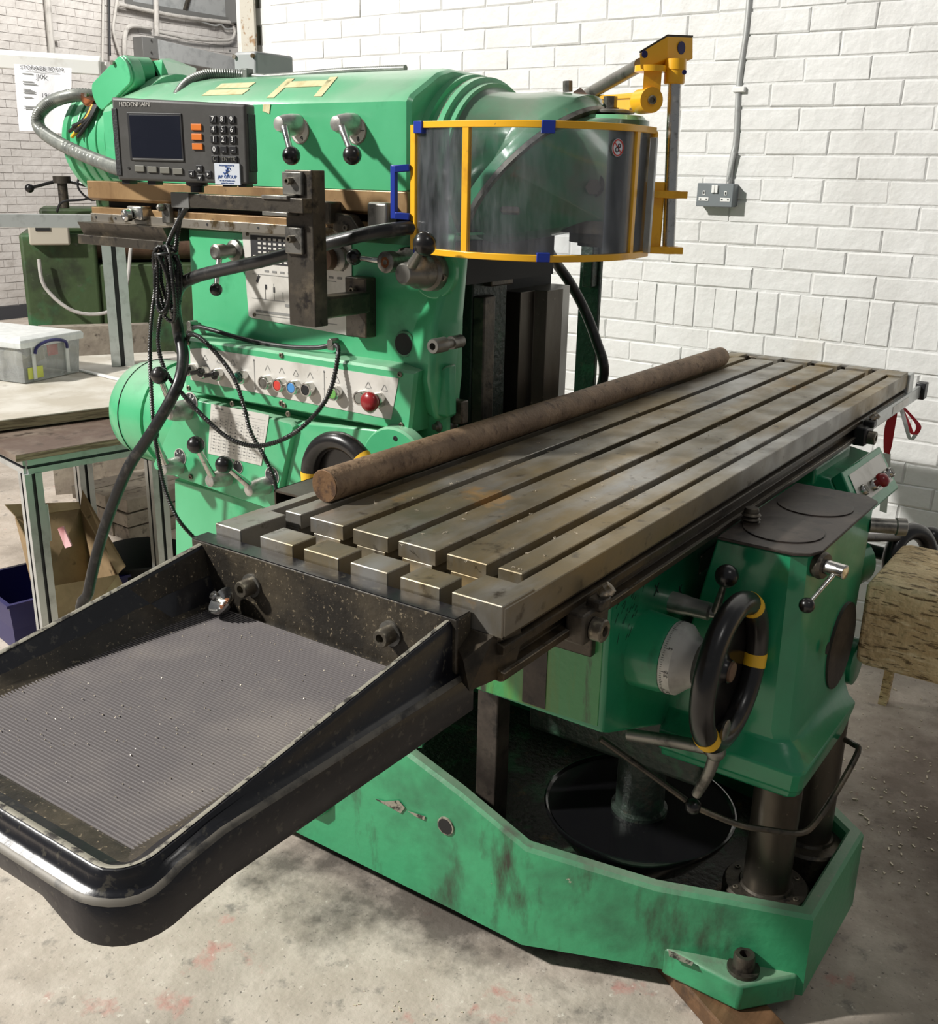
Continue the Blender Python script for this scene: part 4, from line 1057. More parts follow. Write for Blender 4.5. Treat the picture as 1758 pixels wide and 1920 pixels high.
# faint symbols and scribed dividers on the face plate
b = B(); X = .4986
for yy in (.946, .752):
    b.bb(X, yy, 1.118, X - .0004, yy + .0012, 1.178); b.lathe((X, yy + .0006, 1.118), (-1, 0, 0), [(0, .0022), (.0004, .0022)], 10); b.lathe((X, yy + .0006, 1.178), (-1, 0, 0), [(0, .0022), (.0004, .0022)], 10)
b.build('divider_lines', 'ink_grey', cp, ang=0)
b = B()
for yy in (1.095, 1.052, 1.01, .908, .868, .829, .790, .719, .64, .60):
    for s_ in (-1, 1): b.box((X, yy + s_ * .004, 1.166), (.0006, .0012, .013), rot=(s_ * .55, 0, 0))
    if random.random() < .6: b.box((X, yy, 1.160), (.0006, .010, .0012))
b.build('panel_symbols', 'ink_grey', cp, ang=0)

# ---- gearbox cover with its four lever hubs, data plate and dials
def quad(P, x0, x1): return [[Vector((xx, p[0], p[1])) for p in P] for xx in (x0, x1)]
GP = [(1.178, 1.072), (.848, 1.062), (.840, 1.055), (.905, .856), (1.296, .880), (1.30, .89)]
b = B(); b.loft(quad(GP, .545, .505) + quad([(y_ + (.004 if y_ < 1 else -.004), z_ + (.004 if z_ < 1 else -.004)) for y_, z_ in GP], .500, .500)[:1])
gb = b.build('gearbox_cover', 'green', mill, ang=40)
for (px, py) in ((435,757), (528,757), (541,776), (357,895)): pass
for c in ((0.5000, 1.0186, 1.0764), (0.5000, 0.8728, 1.0980), (0.5000, 0.8541, 1.0784), (0.5000, 1.1678, 0.8871)): socket_screw(c, (-1, 0, 0), .0062, .003, gb)
b = B(); P = [(0.4995, 1.0851, 1.0671), (0.4995, 0.9090, 1.0682), (0.4995, 0.9393, 0.9539), (0.4995, 1.1051, 0.9527)]
b.loft([[Vector(p) for p in P], [Vector(p) + Vector((-.0009, 0, 0)) for p in P]]); dp = b.build('data_plate', 'plate', gb, ang=0)
P = [Vector(p) for p in P]; lerp2 = lambda u, v: P[0].lerp(P[1], u).lerp(P[3].lerp(P[2], u), v) + Vector((-.0011, 0, 0))
b = B()
def pl(u0, v0, u1, v1, w):
    a = lerp2(u0, v0); c = lerp2(u1, v1); d = (c - a).normalized(); n = Vector((-1, 0, 0)).cross(d) * w
    b.add([a - n, a + n, c + n, c - n], [(0, 1, 2, 3)])
for k in range(14): pl(.04, .12 + k * .062, .96, .12 + k * .062, .00016 if k % 3 else .0003)
for u in (.05, .14, .23, .32, .42, .52, .62, .72, .81, .90, .96): pl(u, .22, u, .95, .00016)
pl(.33, .05, .33, .95, .0003)
b.build('ruled_grid', 'ink_grey', dp, ang=0)
b = B()
for i in range(9):
    for j in range(10):
        a = lerp2(.10 + i * .095, .28 + j * .066); b.bb(a.x - .0002, a.y - .0022, a.z - .0012, a.x, a.y + .0022, a.z + .0012)
b.build('printed_numbers', 'ink_grey', dp, ang=0)
lettering('plate_heading', [('REV / MIN', tuple(lerp2(.08, .07)), NY, UZ, .006, 'LEFT'), ('mm / MIN', tuple(lerp2(.55, .07)), NY, UZ, .006, 'LEFT')], 'ink_grey', dp)
dial(gb, (0.4995, 1.1505, 1.0627), .021, [('2', 50), ('4', -50), ('3', 5)])
dial(gb, (0.4995, 1.1991, 0.9293), .019, [('3', 55), ('1', 5), ('2', -50)])
dial(gb, (0.4995, 1.0116, 0.9387), .0145, [('5', 15), ('+', -35)])
dial(gb, (0.4995, 0.9086, 0.9371), .0200, [('1', 20), ('+', -40), ('2', 60)])
lever(gb, (0.5000, 1.1671, 1.0423), (0.4000, 1.1254, 1.1382), (.050, .0235))
lever(gb, (0.5000, 1.2073, 0.9076), (0.4300, 1.1979, 0.9938), (.045, .021), ballr=.012)
lever(gb, (0.5000, 1.0494, 0.9100), (0.4050, 1.0317, 1.0032), (.050, .021))
lever(gb, (0.5000, 0.9295, 0.9118), (0.4100, 0.9543, 0.9730), (.050, .020))
# plain lower casting panel and feed-box body right of the cover
b = B(); b.loft(quad([(.848, 1.062), (.560, 1.085), (.535, 1.00), (.535, .84), (.905, .84)], .552, .512)); b.build('feed_housing', 'green', mill, bevel=.006)
b = B(); b.loft(quad([(1.27, .855), (.60, .845), (.60, .60), (1.29, .60)], .552, .535)); b.build('lower_panel', 'green', mill, bevel=.004)

# black feed handwheel with yellow bands, and its green flange
fw = thing('tmp', (0, 0, 0), '', '') if False else None
c = Vector((0.5050, 0.5650, 1.0199))
b = B(); b.lathe(c, (-1, 0, 0), [(0, .080), (.022, .078), (.026, .074)], 44); fl = b.build('handwheel_flange', 'green', mill)
socket_screw(Vector((0.4790, 0.5583, 1.0785)), (-1, 0, 0), .005, .001, fl, 'screw_hole', 'dark')
c = Vector((.405, .632, 1.000)); Rw = .0765
b = B(); b.torus(c, (-1, 0, 0), Rw, .0175, 56, 16); b.lathe(c + Vector((.014, 0, 0)), (-1, 0, 0), [(0, .066), (.004, .066), (.004, .018), (.022, .016), (.024, .0)], 32); b.cyl(c, c + Vector((.11, 0, 0)), .014)
hw = b.build('handwheel', 'bakelite', mill, ang=50)
for a_ in (-.05, 3.66):
    B().torus(c, (-1, 0, 0), Rw, .0181, 6, 16, a_, a_ + .30).build('yellow_band', 'yellow_tape', hw, ang=60)

# round green motor with domed end at the rear
b = B(); b.lathe((.705, 1.18, .955), (0, 1, 0), [(0, .132), (.24, .132), (.242, .138), (.252, .138), (.254, .133), (.34, .131), (.385, .120), (.415, .098), (.432, .06), (.437, .01)], 48)
mo = b.build('feed_motor', 'green', mill, ang=35)
B().torus((.705, 1.515, .955), (0, 1, 0), .1318, .0012, 56, 6).build('seam', 'dark', mo)

# ---- ram with its ochre greasy slideways
b = B()
XR = .750
prof = [(.552, 1.520), (.552, 1.672), (.562, 1.684), (.640, 1.726), (.68, 1.736), (.80, 1.734), (.86, 1.720), (.945, 1.66), (.95, 1.52)]
def rsec(y, s, dz=0): return [Vector((XR + (x - XR) * s, y, 1.60 + (z - 1.60) * s + dz)) for (x, z) in prof]
b.loft([rsec(.585, .955), rsec(.592, .99), rsec(.605, 1), rsec(1.20, 1), rsec(1.33, .995)])
b.loft([rsec(1.331, .99), rsec(1.40, .97), rsec(1.47, .90)])
ram = b.build('ram', 'green', mill, ang=30)
b = B(); b.prism([(.535, 1.519), (.535, 1.482), (.548, 1.476), (.97, 1.476), (.97, 1.519)], 'y', .575, 1.50); b.build('ram_slideway', 'grease_way', ram, ang=0, bevel=.0015)
b = B(); b.bb(.575, .60, 1.460, 1.22, 1.48, 1.476); b.build('slideway_gap', 'dark', ram, ang=0)
b = B(); b.bb(.538, .62, 1.447, 1.25, 1.495, 1.462); b.build('lower_slideway', 'grease_way', ram, ang=0, bevel=.001)
b = B(); b.bb(.530, .66, 1.430, .552, 1.49, 1.449); rl = b.build('scale_rail', 'steel_bright', ram, ang=0, bevel=.001)
for yy in (1.47, 1.40, 1.10, .95, .83): B().lathe((.5298, yy, 1.440), (-1, 0, 0), [(0, .0028), (.0006, .0028)], 10).build('rail_screw', 'dark', rl)
b = B(); b.bb(.60, .50, 1.444, 1.22, 1.46, 1.449); b.build('column_cap', 'green_dirty', ram, ang=0)
b = B(); b.prism([(.50, 1.430), (.515, 1.400), (.60, 1.400), (.60, 1.430)], 'y', 1.205, 1.50); b.bb(.498, 1.205, 1.382, .53, 1.50, 1.402); b.build('drip_gutter', 'dark_metal', ram, ang=0, bevel=.001)
# clamps along the rail
for (px, py, s_) in ((228,388,1.0), (286,383,.6)): pass
c = Vector((.530, 1.315, 1.455)); b = B(); b.box(c, (.03, .050, .030)); b.lathe(c + Vector((-.014, .012, -.004)), (-1, .3, -.1), [(0, .014), (.016, .014), (.018, .011), (.018, .005), (.01, .005)], 20); b.build('rail_clamp', 'chrome', ram, bevel=.004)
c = Vector((.528, 1.22, 1.458)); b = B(); b.box(c, (.012, .026, .040)); b.lathe(c + Vector((-.006, .006, .012)), (-1, 0, 0), [(0, .008), (.010, .008), (.016, .004)], 14); b.build('trip_dog', 'grey_metal', ram, bevel=.002)
c = Vector((0.5200, 0.7561, 1.4776)); b = B(); b.box(c, (.035, .048, .040)); b.lathe(c + Vector((-.017, .014, .008)), (-1, 0, 0), [(0, .010), (.014, .010), (.016, .007)], 16); b.build('limit_switch', 'dark_metal', ram, bevel=.004)
c = Vector((0.5250, 0.7037, 1.4631)); b = B(); b.prism([(c.y + .035, 1.445), (c.y + .03, 1.478), (c.y - .01, 1.474), (c.y - .04, 1.44), (c.y, 1.432)], 'x', .515, .54); o = b.build('cam_block', 'dark_metal', ram, bevel=.003); socket_screw((.515, c.y, 1.452), (-1, 0, 0), .006, .004, o)
c = Vector((0.5300, 0.6178, 1.4853)); b = B(); b.bb(.508, .60, 1.438, .54, .648, 1.500); o = b.build('switch_plate', 'grey_metal', ram, bevel=.006, seg=3)
for yy in (.642, .608): B().cyl((.508, yy, 1.443), (.502, yy, 1.443), .004, n=12).build('plate_screw', 'steel_bright', o)
# ram speed levers with number discs
for (bc, tp, nums) in (((0.5515, 0.8488, 1.6237), (0.4550, 0.7796, 1.5768), (('6', 155), ('4', -120), ('2', -80))), ((0.5515, 0.7065, 1.6232), (0.4550, 0.6337, 1.5790), (('8', 160), ('7', -120), ('1', 90)))):
    dial(ram, bc, .0245, nums, m='plate', tm='ink', rim='steel_bright')
    lever(ram, Vector(bc) + Vector((-.001, .006, .010)), tp, (.050, .0205), ballr=.0165, armr=.0065)
# masking tape patches
def tape(P, name='masking_tape'):
    b = B(); P = [Vector(p) for p in P]; n = (P[1] - P[0]).cross(P[2] - P[0]).normalized()
    if n.x > 0: n = -n
    b.loft([[p + n * .0004 for p in P], [p + n * .0012 for p in P]]); return b.build(name, 'tape', ram, ang=0)
def onslope(px_y, t):  # point on the sloping shoulder, t = 0 bottom .. 1 top
    a = Vector((.562, px_y, 1.684)); c = Vector((.640, px_y, 1.7262)); return a.lerp(c, t)
tape([onslope(.945, -.0), onslope(.925, 0), onslope(.940, .95), onslope(.960, .95)])
tape([onslope(.820, -.0), onslope(.800, 0), onslope(.825, .95), onslope(.845, .95)])
tape([onslope(.940, .50), onslope(.825, .50), onslope(.830, .80), onslope(.945, .80)])
tape([Vector((.5515, .946, 1.66)), Vector((.5515, .928, 1.655)), Vector((.5515, .924, 1.672)), Vector((.5515, .944, 1.672))])
tape([onslope(1.15, .22), onslope(1.03, .22), onslope(1.03, .50), onslope(1.15, .50)], 'paper_strip')
tape([onslope(1.14, .58), onslope(1.04, .58), onslope(1.04, .84), onslope(1.14, .84)], 'paper_strip')
# conduit along the ram top, clip, grey junction box
b = B(); b.tube([(0.5800, 1.2513, 1.6584), (0.6000, 1.2547, 1.6915), (0.6400, 1.2606, 1.7263), (0.6800, 1.2484, 1.7450), (0.7100, 1.2221, 1.7487), (0.7400, 1.1907, 1.7469)], .0115, 12, 5, corr=(.005, .0018)); b.tube([(0.7400, 1.1941, 1.7470), (0.7500, 1.1322, 1.7426)], .006, 8, 4); b.tube([(0.7500, 1.1355, 1.7427), (0.7500, 1.0369, 1.7440), (0.7500, 0.9164, 1.7475), (0.7500, 0.7485, 1.7469)], .0065, 12, 5, corr=(.005, .0012))
b.build('cable_conduit', 'hose_grey', ram, ang=60)
B().box((0.7400, 1.1824, 1.7466), (.02, .02, .026)).build('conduit_clip', 'hose_grey', ram, bevel=.002)
b = B(); b.bb(.78, 1.195, 1.730, .90, 1.265, 1.800); o = b.build('junction_box', 'grey_box', ram, bevel=.006)
for (yy, xx) in ((1.260, .93), (1.202, .93)): B().cyl((.779, yy - .001, 1.790), (.775, yy - .001, 1.790), .005, n=10).build('cover_screw', 'steel_bright', o)
# main motor behind the ram, its ring flange and terminal boxes
b = B(); b.lathe((.745, 1.40, 1.605), (0, 1, 0), [(0, .150), (.02, .152), (.03, .152), (.034, .142), (.08, .140), (.082, .126), (.27, .124), (.275, .130), (.29, .130), (.305, .122), (.325, .10), (.332, .05)], 48)
mm = b.build('main_motor', 'green', mill, ang=35)
for k in range(5):
    B().torus((.745, 1.50 + .035 * k, 1.605), (0, 1, 0), .1245, .004, 48, 8).build('cast_ring', 'green', mm, ang=60)
P0 = Vector((0.6200, 1.5594, 1.6951)); P1 = Vector((0.6200, 1.4384, 1.7660))
b = B(); d = (P1 - P0).normalized(); n = Vector((-1, 0, 0)); w = d.cross(n).normalized()
hw_ = .032; pts = []
for (cc, s_) in ((P0, -1), (P1, 1)):
    for k in range(7):
        g = math.pi / 2 * s_ * (1 - k / 3.0) if False else 0
def stad(c0, c1, r, x):
    d = (c1 - c0).normalized(); w = Vector((0, -d.z, d.y)); out = []
    for k in range(9): g = math.pi * k / 8; out.append(c1 + w * (r * math.cos(g)) + d * (r * .55 * math.sin(g)))
    for k in range(9): g = math.pi * k / 8; out.append(c0 - w * (r * math.cos(g)) - d * (r * .55 * math.sin(g)))
    return [Vector((x, p.y, p.z)) for p in out]
P0 = Vector((0.6200, 1.5462, 1.7040)); P1 = Vector((0.6200, 1.4472, 1.7553))
b = B(); b.loft([stad(P0, P1, .036, .66), stad(P0, P1, .036, .628)]); tb_ = b.build('terminal_box', 'green', mill, bevel=.003)
b = B(); b.loft([stad(P0, P1, .033, .628), stad(P0, P1, .033, .6195)]); b.build('box_cover', 'green', tb_, bevel=.002)
for c in ((0.6190, 1.4794, 1.7718), (0.6190, 1.5840, 1.7070)): B().cyl(c, Vector(c) + Vector((-.006, 0, 0)), .005, n=12).build('cover_screw', 'steel_bright', tb_)
b = B(); b.cyl((0.6450, 1.4719, 1.7581), (0.7000, 1.4625, 1.7600), .030, .030, 24); b.build('neck_tube', 'green', tb_)
b = B(); b.loft([circle((0.7000, 1.4670, 1.7533), (0, -1, 0), .030, 4, up=(0, 1, 1)), circle((0.7200, 1.4465, 1.7542), (0, -1, 0), .034, 4, up=(0, 1, 1))]); b.build('taped_joint', 'rust_tube', tb_)
b = B(); b.hull([Vector(p) for p in ((0.7000, 1.4525, 1.7811), (0.7000, 1.4201, 1.7383), (0.7200, 1.4107, 1.7418), (0.7000, 1.4115, 1.7829), (0.8600, 1.6120, 1.8070), (0.9500, 1.5922, 1.7639), (0.9800, 1.6178, 1.7950), (0.9800, 1.7187, 1.8230), (0.8000, 1.4880, 1.7380))]); b.build('junction_hopper', 'green', tb_, ang=20)
b = B(); b.cyl((0.6600, 1.4907, 1.7339), (0.6600, 1.4774, 1.7188), .014, n=14); b.tube([(0.6600, 1.4774, 1.7188), (0.6600, 1.4715, 1.7050), (0.6600, 1.4706, 1.6822)], .010, 10, 4, corr=(.005, .0015)); b.build('cable_gland', 'black_plastic', tb_)
b = B(); b.lathe((0.6400, 1.5954, 1.7040), (0, .45, -1), [(0, .026), (.012, .024), (.020, .018)], 16); b.build('earth_sleeve', 'copper', tb_)
for k in range(5):
    o_ = k * .006
    B().tube([Vector((0.6300, 1.5743, 1.6867)) + Vector((0, o_ - .012, 0)), Vector((0.6200, 1.5912, 1.6562)) + Vector((0, o_ - .012, 0)), Vector((0.6100, 1.6222, 1.6147)) + Vector((0, o_ * 1.3, k % 3 * .012))], .0045, 8, 4).build('loose_wire', 'black_rubber' if k != 3 else 'yellow_tape', tb_)

# ---- swivelling milling head
b = B()
b.lathe((.748, .60, 1.543), (0, -1, 0), [(0, .188), (.030, .186), (.031, .178), (.045, .176), (.046, .182), (.058, .181), (.060, .172), (.074, .170)], 64)
ring_ = b.build('head_flange', 'green', mill, ang=35)
B().lathe((.748, .5545, 1.543), (0, -1, 0), [(0, .1822), (.0015, .1822)], 64).build('flange_edge', 'steel_bright', ring_)
n45 = Vector((0, -.72, -.70)).normalized()
fc = Vector((.765, .455, 1.555))
secs = [circle((.748, .530, 1.543), (0, -1, 0), .166, 48, up=(0, 0, 1)), circle((.750, .515, 1.560), (0, -1, -.02), .150, 48, .138, up=(0, 0, 1)),
        circle((.756, .480, 1.595), (0, -1, -.25), .120, 48, .103, up=(0, 0, 1)), circle((.760, .450, 1.600), (0, -1, -.4), .110, 48, .105, up=(0, .3, 1)),
        circle(fc - n45 * -.0 + Vector((0, -.010, .020)), n45, .150, 48, .160, up=(0, -.7, .7)), circle(fc, n45, .168, 48, .178, up=(0, -.7, .7)), circle(fc + n45 * .018, n45, .170, 48, .180, up=(0, -.7, .7))]
b = B(); b.loft(secs); hd = b.build('swivel_elbow', 'green_head', mill, ang=50)
B().loft([circle(fc + n45 * .0185, n45, .1705, 56, .1805, up=(0, -.7, .7)), circle(fc + n45 * .027, n45, .1705, 56, .1805, up=(0, -.7, .7))]).build('graduated_ring', 'grey_metal', hd, ang=30)
B().cyl((0.7700, 0.3895, 1.6971), (0.7700, 0.3905, 1.7151), .009, n=8).build('grease_plug', 'grey_metal', hd)
b = B(); b.hull([Vector(p) for p in ((0.7700, 0.3772, 1.6968), (0.7700, 0.3403, 1.6835), (0.7700, 0.3482, 1.6711), (0.7400, 0.3688, 1.6742), (0.8000, 0.3802, 1.7061), (0.8000, 0.3454, 1.6800))]); b.build('worn_ring_edge', 'rust_tube', hd, ang=30)
# oval cored pocket on the elbow
sp = Vector((.790, .312, 1.43))
pts = circle(fc + n45 * .027, n45, .158, 32, .168, up=(0, -.7, .7)) + circle((sp.x, sp.y, 1.648), (0, 0, 1), .072, 28) + circle((sp.x, sp.y, 1.475), (0, 0, 1), .078, 28)
b = B(); b.hull(pts); lh = b.build('spindle_head', 'green_head', mill, ang=40)
b = B(); b.lathe((sp.x, sp.y, 1.648), (0, 0, 1), [(0, .068), (.008, .060), (.010, .034)], 40); b.build('top_boss', 'green', lh)
b = B(); b.lathe((sp.x, sp.y, 1.660), (0, 0, 1), [(0, .044), (.004, .044), (.007, .030), (.008, .016), (.010, .016)], 40); b.lathe((sp.x, sp.y, 1.667), (0, 0, 1), [(0, .0125), (.022, .0125)], 6); b.build('drawbar_cap', 'grey_metal', lh)
b = B(); b.lathe((sp.x, sp.y, 1.4755), (0, 0, -1), [(0, .082), (.022, .082), (.022, .062), (.040, .062), (.041, .046), (.047, .046), (.047, .022), (.03, .020)], 40); b.build('spindle_nose', 'dark_metal', lh)
c = Vector((0.7000, 0.2883, 1.5331)); b = B(); b.lathe(c + Vector((.05, .03, 0)), (-1, -.55, .1), [(0, .040), (.03, .036), (.034, .024), (.05, .022)], 28); b.lathe(c, (-1, -.55, .1), [(0, .014), (.016, .014)], 6); b.build('clamp_bolt_boss', 'dark_metal', lh)
c = Vector((0.6600, 0.3869, 1.5307)); b = B(); b.lathe(c + Vector((.04, .0, 0)), (-1, -.2, 0), [(0, .018), (.03, .015), (.032, .009), (.02, .008)], 20); b.build('cored_boss', 'green_head', lh)
c = Vector((0.6600, 0.4312, 1.5056)); b = B(); b.box(c, (.04, .035, .05), rot=(0, .3, .4)); b.build('name_casting', 'grey_metal', lh, bevel=.004)
b = B(); b.hull([Vector(p) for p in ((0.6600, 0.5247, 1.4672), (0.7000, 0.5274, 1.4513), (0.7000, 0.5539, 1.5188), (0.7000, 0.4560, 1.4834), (0.7800, 0.4108, 1.4786), (0.8200, 0.5087, 1.4993), (0.7500, 0.5891, 1.5276))]); b.build('lower_casting', 'dark_metal', hd, ang=30)

# ---- adjustable spindle guard on its arm
gd = thing('spindle_guard', (.88, .22, 1.41), 'yellow framed clear curved safety guard hanging on a chrome pole around the milling head', 'guard')
arc = catmull([(0.5050, 0.5348, 1.5245), (0.4900, 0.4681, 1.5263), (0.4840, 0.3978, 1.5281), (0.4950, 0.3210, 1.5300), (0.5320, 0.2576, 1.5315), (0.5920, 0.2217, 1.5323), (0.6680, 0.2034, 1.5326), (0.7700, 0.2126, 1.5321)], 6)
def rail(z, w=.012, h=.011, o=0.0):
    L = []; n = len(arc)
    for i, p in enumerate(arc):
        t = (arc[min(i + 1, n - 1)] - arc[max(i - 1, 0)]).normalized(); nn = Vector((t.y, -t.x, 0)); nn = -nn if nn.x > 0 and i < n * .5 else nn
        nn = Vector((-abs(t.y), -abs(t.x), 0)).normalized() if True else nn
        zz = z
        L.append([Vector((p.x, p.y, zz)) + nn * (w / 2 + o) + Vector((0, 0, h / 2)), Vector((p.x, p.y, zz)) - nn * (w / 2 - o) + Vector((0, 0, h / 2)), Vector((p.x, p.y, zz)) - nn * (w / 2 - o) - Vector((0, 0, h / 2)), Vector((p.x, p.y, zz)) + nn * (w / 2 + o) - Vector((0, 0, h / 2))])
    return B().loft(L)
zt, zb_ = 1.630, 1.422
fr = rail(zt).build('top_rail', 'yellow', gd, ang=30, bevel=.001); rail(zb_).build('bottom_rail', 'yellow', gd, ang=30, bevel=.001)
pane_b = rail((zt + zb_) / 2, .002, zt - zb_ - .010).build('clear_panel', 'plexi', gd, ang=60)
def post(i, w=.013, wd=.010):
    p = arc[i]; t = (arc[min(i + 1, len(arc) - 1)] - arc[max(i - 1, 0)]).normalized(); g = math.atan2(t.y, t.x)
    return B().box((p.x, p.y, (zt + zb_) / 2), (w, wd, zt - zb_), rz=g).build('upright', 'yellow', gd, bevel=.001)
post(0); post(11); post(37); post(42, .012)
for (i, z) in ((2, zt), (22, zt), (2, zb_), (22, zb_)):
    p = arc[i]; t = (arc[i + 1] - arc[i]).normalized()
    B().box((p.x, p.y, z - (.004 if z == zt else -.002)), (.022, .017, .020 if z == zt else .015), rz=math.atan2(t.y, t.x)).build('blue_clip', 'blue', gd, bevel=.001)
# blue pull handle
h0 = Vector((.500, arc[0].y + .006, 1.560)); h1 = Vector((.500, arc[0].y + .006, 1.478))
b = B(); b.bar(h0, h0 + Vector((-.012, .024, -.002)), .013, .012); b.bar(h0 + Vector((-.012, .026, .004)), h1 + Vector((-.012, .026, -.004)), .011, .009, up=(1, 0, 0)); b.bar(h1, h1 + Vector((-.012, .024, .002)), .013, .012)
b.build('pull_handle', 'blue', gd, bevel=.0015)
# no-touch pictogram sticker
p = arc[33]; t = (arc[34] - arc[32]).normalized(); nn = Vector((t.y, -t.x, 0)); nn = nn if nn.y < 0 else -nn; c = Vector((p.x, p.y, 1.598)) + nn * .0022
sg = B().lathe(c, nn, [(0, .0140), (.0006, .0140)], 36).build('pictogram_sticker', 'sticker', gd)
B().torus(c + nn * .0008, nn, .0122, .0012, 36, 6).build('red_ring', 'red', sg)
dgn = (t * .7 + Vector((0, 0, -.7))).normalized(); B().bar(c + nn * .001 - dgn * .011, c + nn * .001 + dgn * .011, .0016, .0006, up=nn).build('red_stroke', 'red', sg, ang=0)
b = B(); b.torus(c + nn * .0009 + t * .003 + Vector((0, 0, .003)), nn, .0028, .0009, 14, 5); b.torus(c + nn * .0009 - t * .002 - Vector((0, 0, .003)), nn, .0036, .0009, 14, 5); b.build('black_symbol', 'ink', sg)
# hinge plate, pole, clamps, arm casting
e = arc[-1]
b = B(); q0 = e.lerp(Vector((0.8000, 0.1820, 1.4341)), .62); b.hull([Vector((e.x + dx, e.y, z)) for dx in (-.003, .003) for z in (1.424, 1.545)] + [Vector((q0.x + dx, q0.y, z)) for dx in (-.003, .003) for z in (1.424, 1.545)]); b.bar((e.x, e.y, 1.424), (e.x, e.y, 1.628), .014, .008, up=(1, 0, 0))
b.build('hinge_plate', 'yellow', gd, bevel=.001)
B().bb(e.x - .030, e.y - .020, 1.425, e.x - .022, e.y - .008, 1.618).build('side_strip', 'alu', gd, bevel=.001)
pc0 = Vector((0.8000, 0.1820, 1.4341)); pc = pc0; pt = Vector((0.8000, 0.1948, 1.7222))
B().cyl(pc0, pt, .0115, n=24).build('chrome_pole', 'chrome', gd)
for z in (1.524, 1.428):
    b = B(); b.bar((e.x + .002, e.y, z), (pc.x + .004, pc.y - .026, z), .020, .012); b.lathe((pc0.lerp(pt, (z - pc0.z) / (pt.z - pc0.z)).x, pc0.lerp(pt, (z - pc0.z) / (pt.z - pc0.z)).y, z - .0065), (0, 0, 1), [(0, .017), (.013, .017)], 20); b.build('pole_clip', 'yellow', gd, bevel=.001)
b = B(); b.lathe(Vector((0.8000, 0.1955, 1.7068)), (0, 0, 1), [(0, .0165), (.002, .018), (.022, .018), (.023, .0192), (.040, .0182)], 28); kn = b.build('pole_socket', 'yellow', gd)
B().lathe(Vector((0.8000, 0.1880, 1.7237)) + Vector((-.018, -.018, 0)), (-.7, -.7, 0), [(0, .004), (.0015, .004)], 14).build('plug', 'blue_dark', kn)
a0 = Vector((0.8400, 0.2649, 1.7380)); a1 = Vector((0.9200, 0.2415, 1.7691)); 
b = B()
c0 = [Vector((0.7400, 0.2359, 1.7523)), Vector((0.7900, 0.2095, 1.7827)), Vector((0.7900, 0.2064, 1.7472)), Vector((0.7400, 0.2320, 1.7270))]
rr = Vector((0.8600, 0.1933, 1.7874)) - Vector((0.7900, 0.2095, 1.7827)); back = Vector((rr.x * .55, rr.y * .55, 0))
b.loft([c0, [p + rr for p in c0]]); blk = b.build('arm_block', 'yellow', gd, ang=0, bevel=.0015)
b = B(); up = Vector((0, 0, .003)); b.loft([[c0[0] + up * .2, c0[1] + up * .2, c0[1] + rr + up * .2, c0[0] + rr + up * .2], [c0[0] + up, c0[1] + up, c0[1] + rr + up, c0[0] + rr + up]]); b.build('top_plate', 'dark_metal', blk)
nl = (c0[1] - c0[0]).cross(Vector((0, 0, 1))).normalized(); nl = nl if nl.x < 0 else -nl
B().lathe(c0[0].lerp(c0[2], .18) + nl * .0005, nl, [(0, .006), (.001, .006)], 18).build('blue_plug', 'blue_dark', blk)
nf = rr.cross(Vector((0, 0, 1))).normalized(); nf = nf if nf.x < 0 else -nf
B().lathe((c0[1] + c0[2]) / 2 + rr * .52 + nf * .0005, nf, [(0, .0105), (.001, .0105)], 22).build('blue_plug', 'blue_dark', blk)
b = B(); q = Vector((0.7600, 0.2187, 1.6789))
b.lathe(q + Vector((.025, .03, 0)), (-.55, -.65, 0), [(0, .021), (.045, .021)], 30); b.hull([q + Vector((dx, dy, dz)) for (dx, dy) in ((-.008, .012), (.012, -.012)) for dz in (0, .055)] + [q + Vector((.03, .0, .055)), q + Vector((.03, .03, 0))]); b.lathe(q + Vector((.012, .010, .046)), (0, 0, 1), [(0, .027), (.010, .027)], 26)
ct = b.build('swivel_knuckle', 'yellow', gd, ang=30)
socket_screw(q + Vector((.025, .03, 0)) + Vector((-.55, -.65, 0)).normalized() * .045, (-.55, -.65, 0), .0075, .004, ct)
b = B(); b.bar((1.0500, 0.5224, 1.6895), (0.8000, 0.2523, 1.6784), .016, .034); b.bar(Vector((1.0500, 0.5234, 1.7051)), Vector((0.8000, 0.2531, 1.6890)), .022, .008); b.build('horizontal_arm', 'yellow', gd, ang=0, bevel=.0015)
b = B(); b.cyl((0.8000, 0.2623, 1.7399), (1.1000, 0.6098, 1.6806), .0120, n=20); b.build('grey_stay_rod', 'grey_metal', gd)

# ---- saddle, knee and front housing under the table
b = B()
b.prism([(.42, .930), (1.34, .930), (1.34, .42), (1.10, .43), (.99, .450), (.70, .543), (.45, .640), (.42, .655)], 'y', .062, .46)
sad = b.build('saddle', 'green_knee_shaded', mill, bevel=.006, seg=3, ang=30)
# oil-stained end of the saddle
b = B(); b.loft([[Vector((xx, y, z)) for (y, z) in ((.072, .665), (.300, .657), (.455, .657), (.455, .80), (.072, .84))] for xx in (.4215, .4185)])
b.build('stained_end', 'green_stain', sad, bevel=.001)
b = B(); b.bb(.404, .085, .795, .422, .26, .902); b.bb(.404, .085, .795, .4225, .26, .80); b.build('wiper_plate', 'dark_metal', sad, bevel=.004)
b = B(); b.prism([(.085, .80), (.20, .80), (.20, .665), (.165, .660)], 'x', .4178, .4186) if False else b.bb(.4170, .175, .664, .4186, .222, .80); b.build('oil_run', 'lid_black', sad)
# knee body behind, riding on the slideway
b = B(); b.bb(.74, .00, .40, 1.20, .40, .60)
b.build('knee', 'black_green', mill, bevel=.012, seg=3)
b = B(); b.bb(.585, .38, .12, .635, .43, .66); b.build('knee_gib', 'lid_black', mill, bevel=.003)
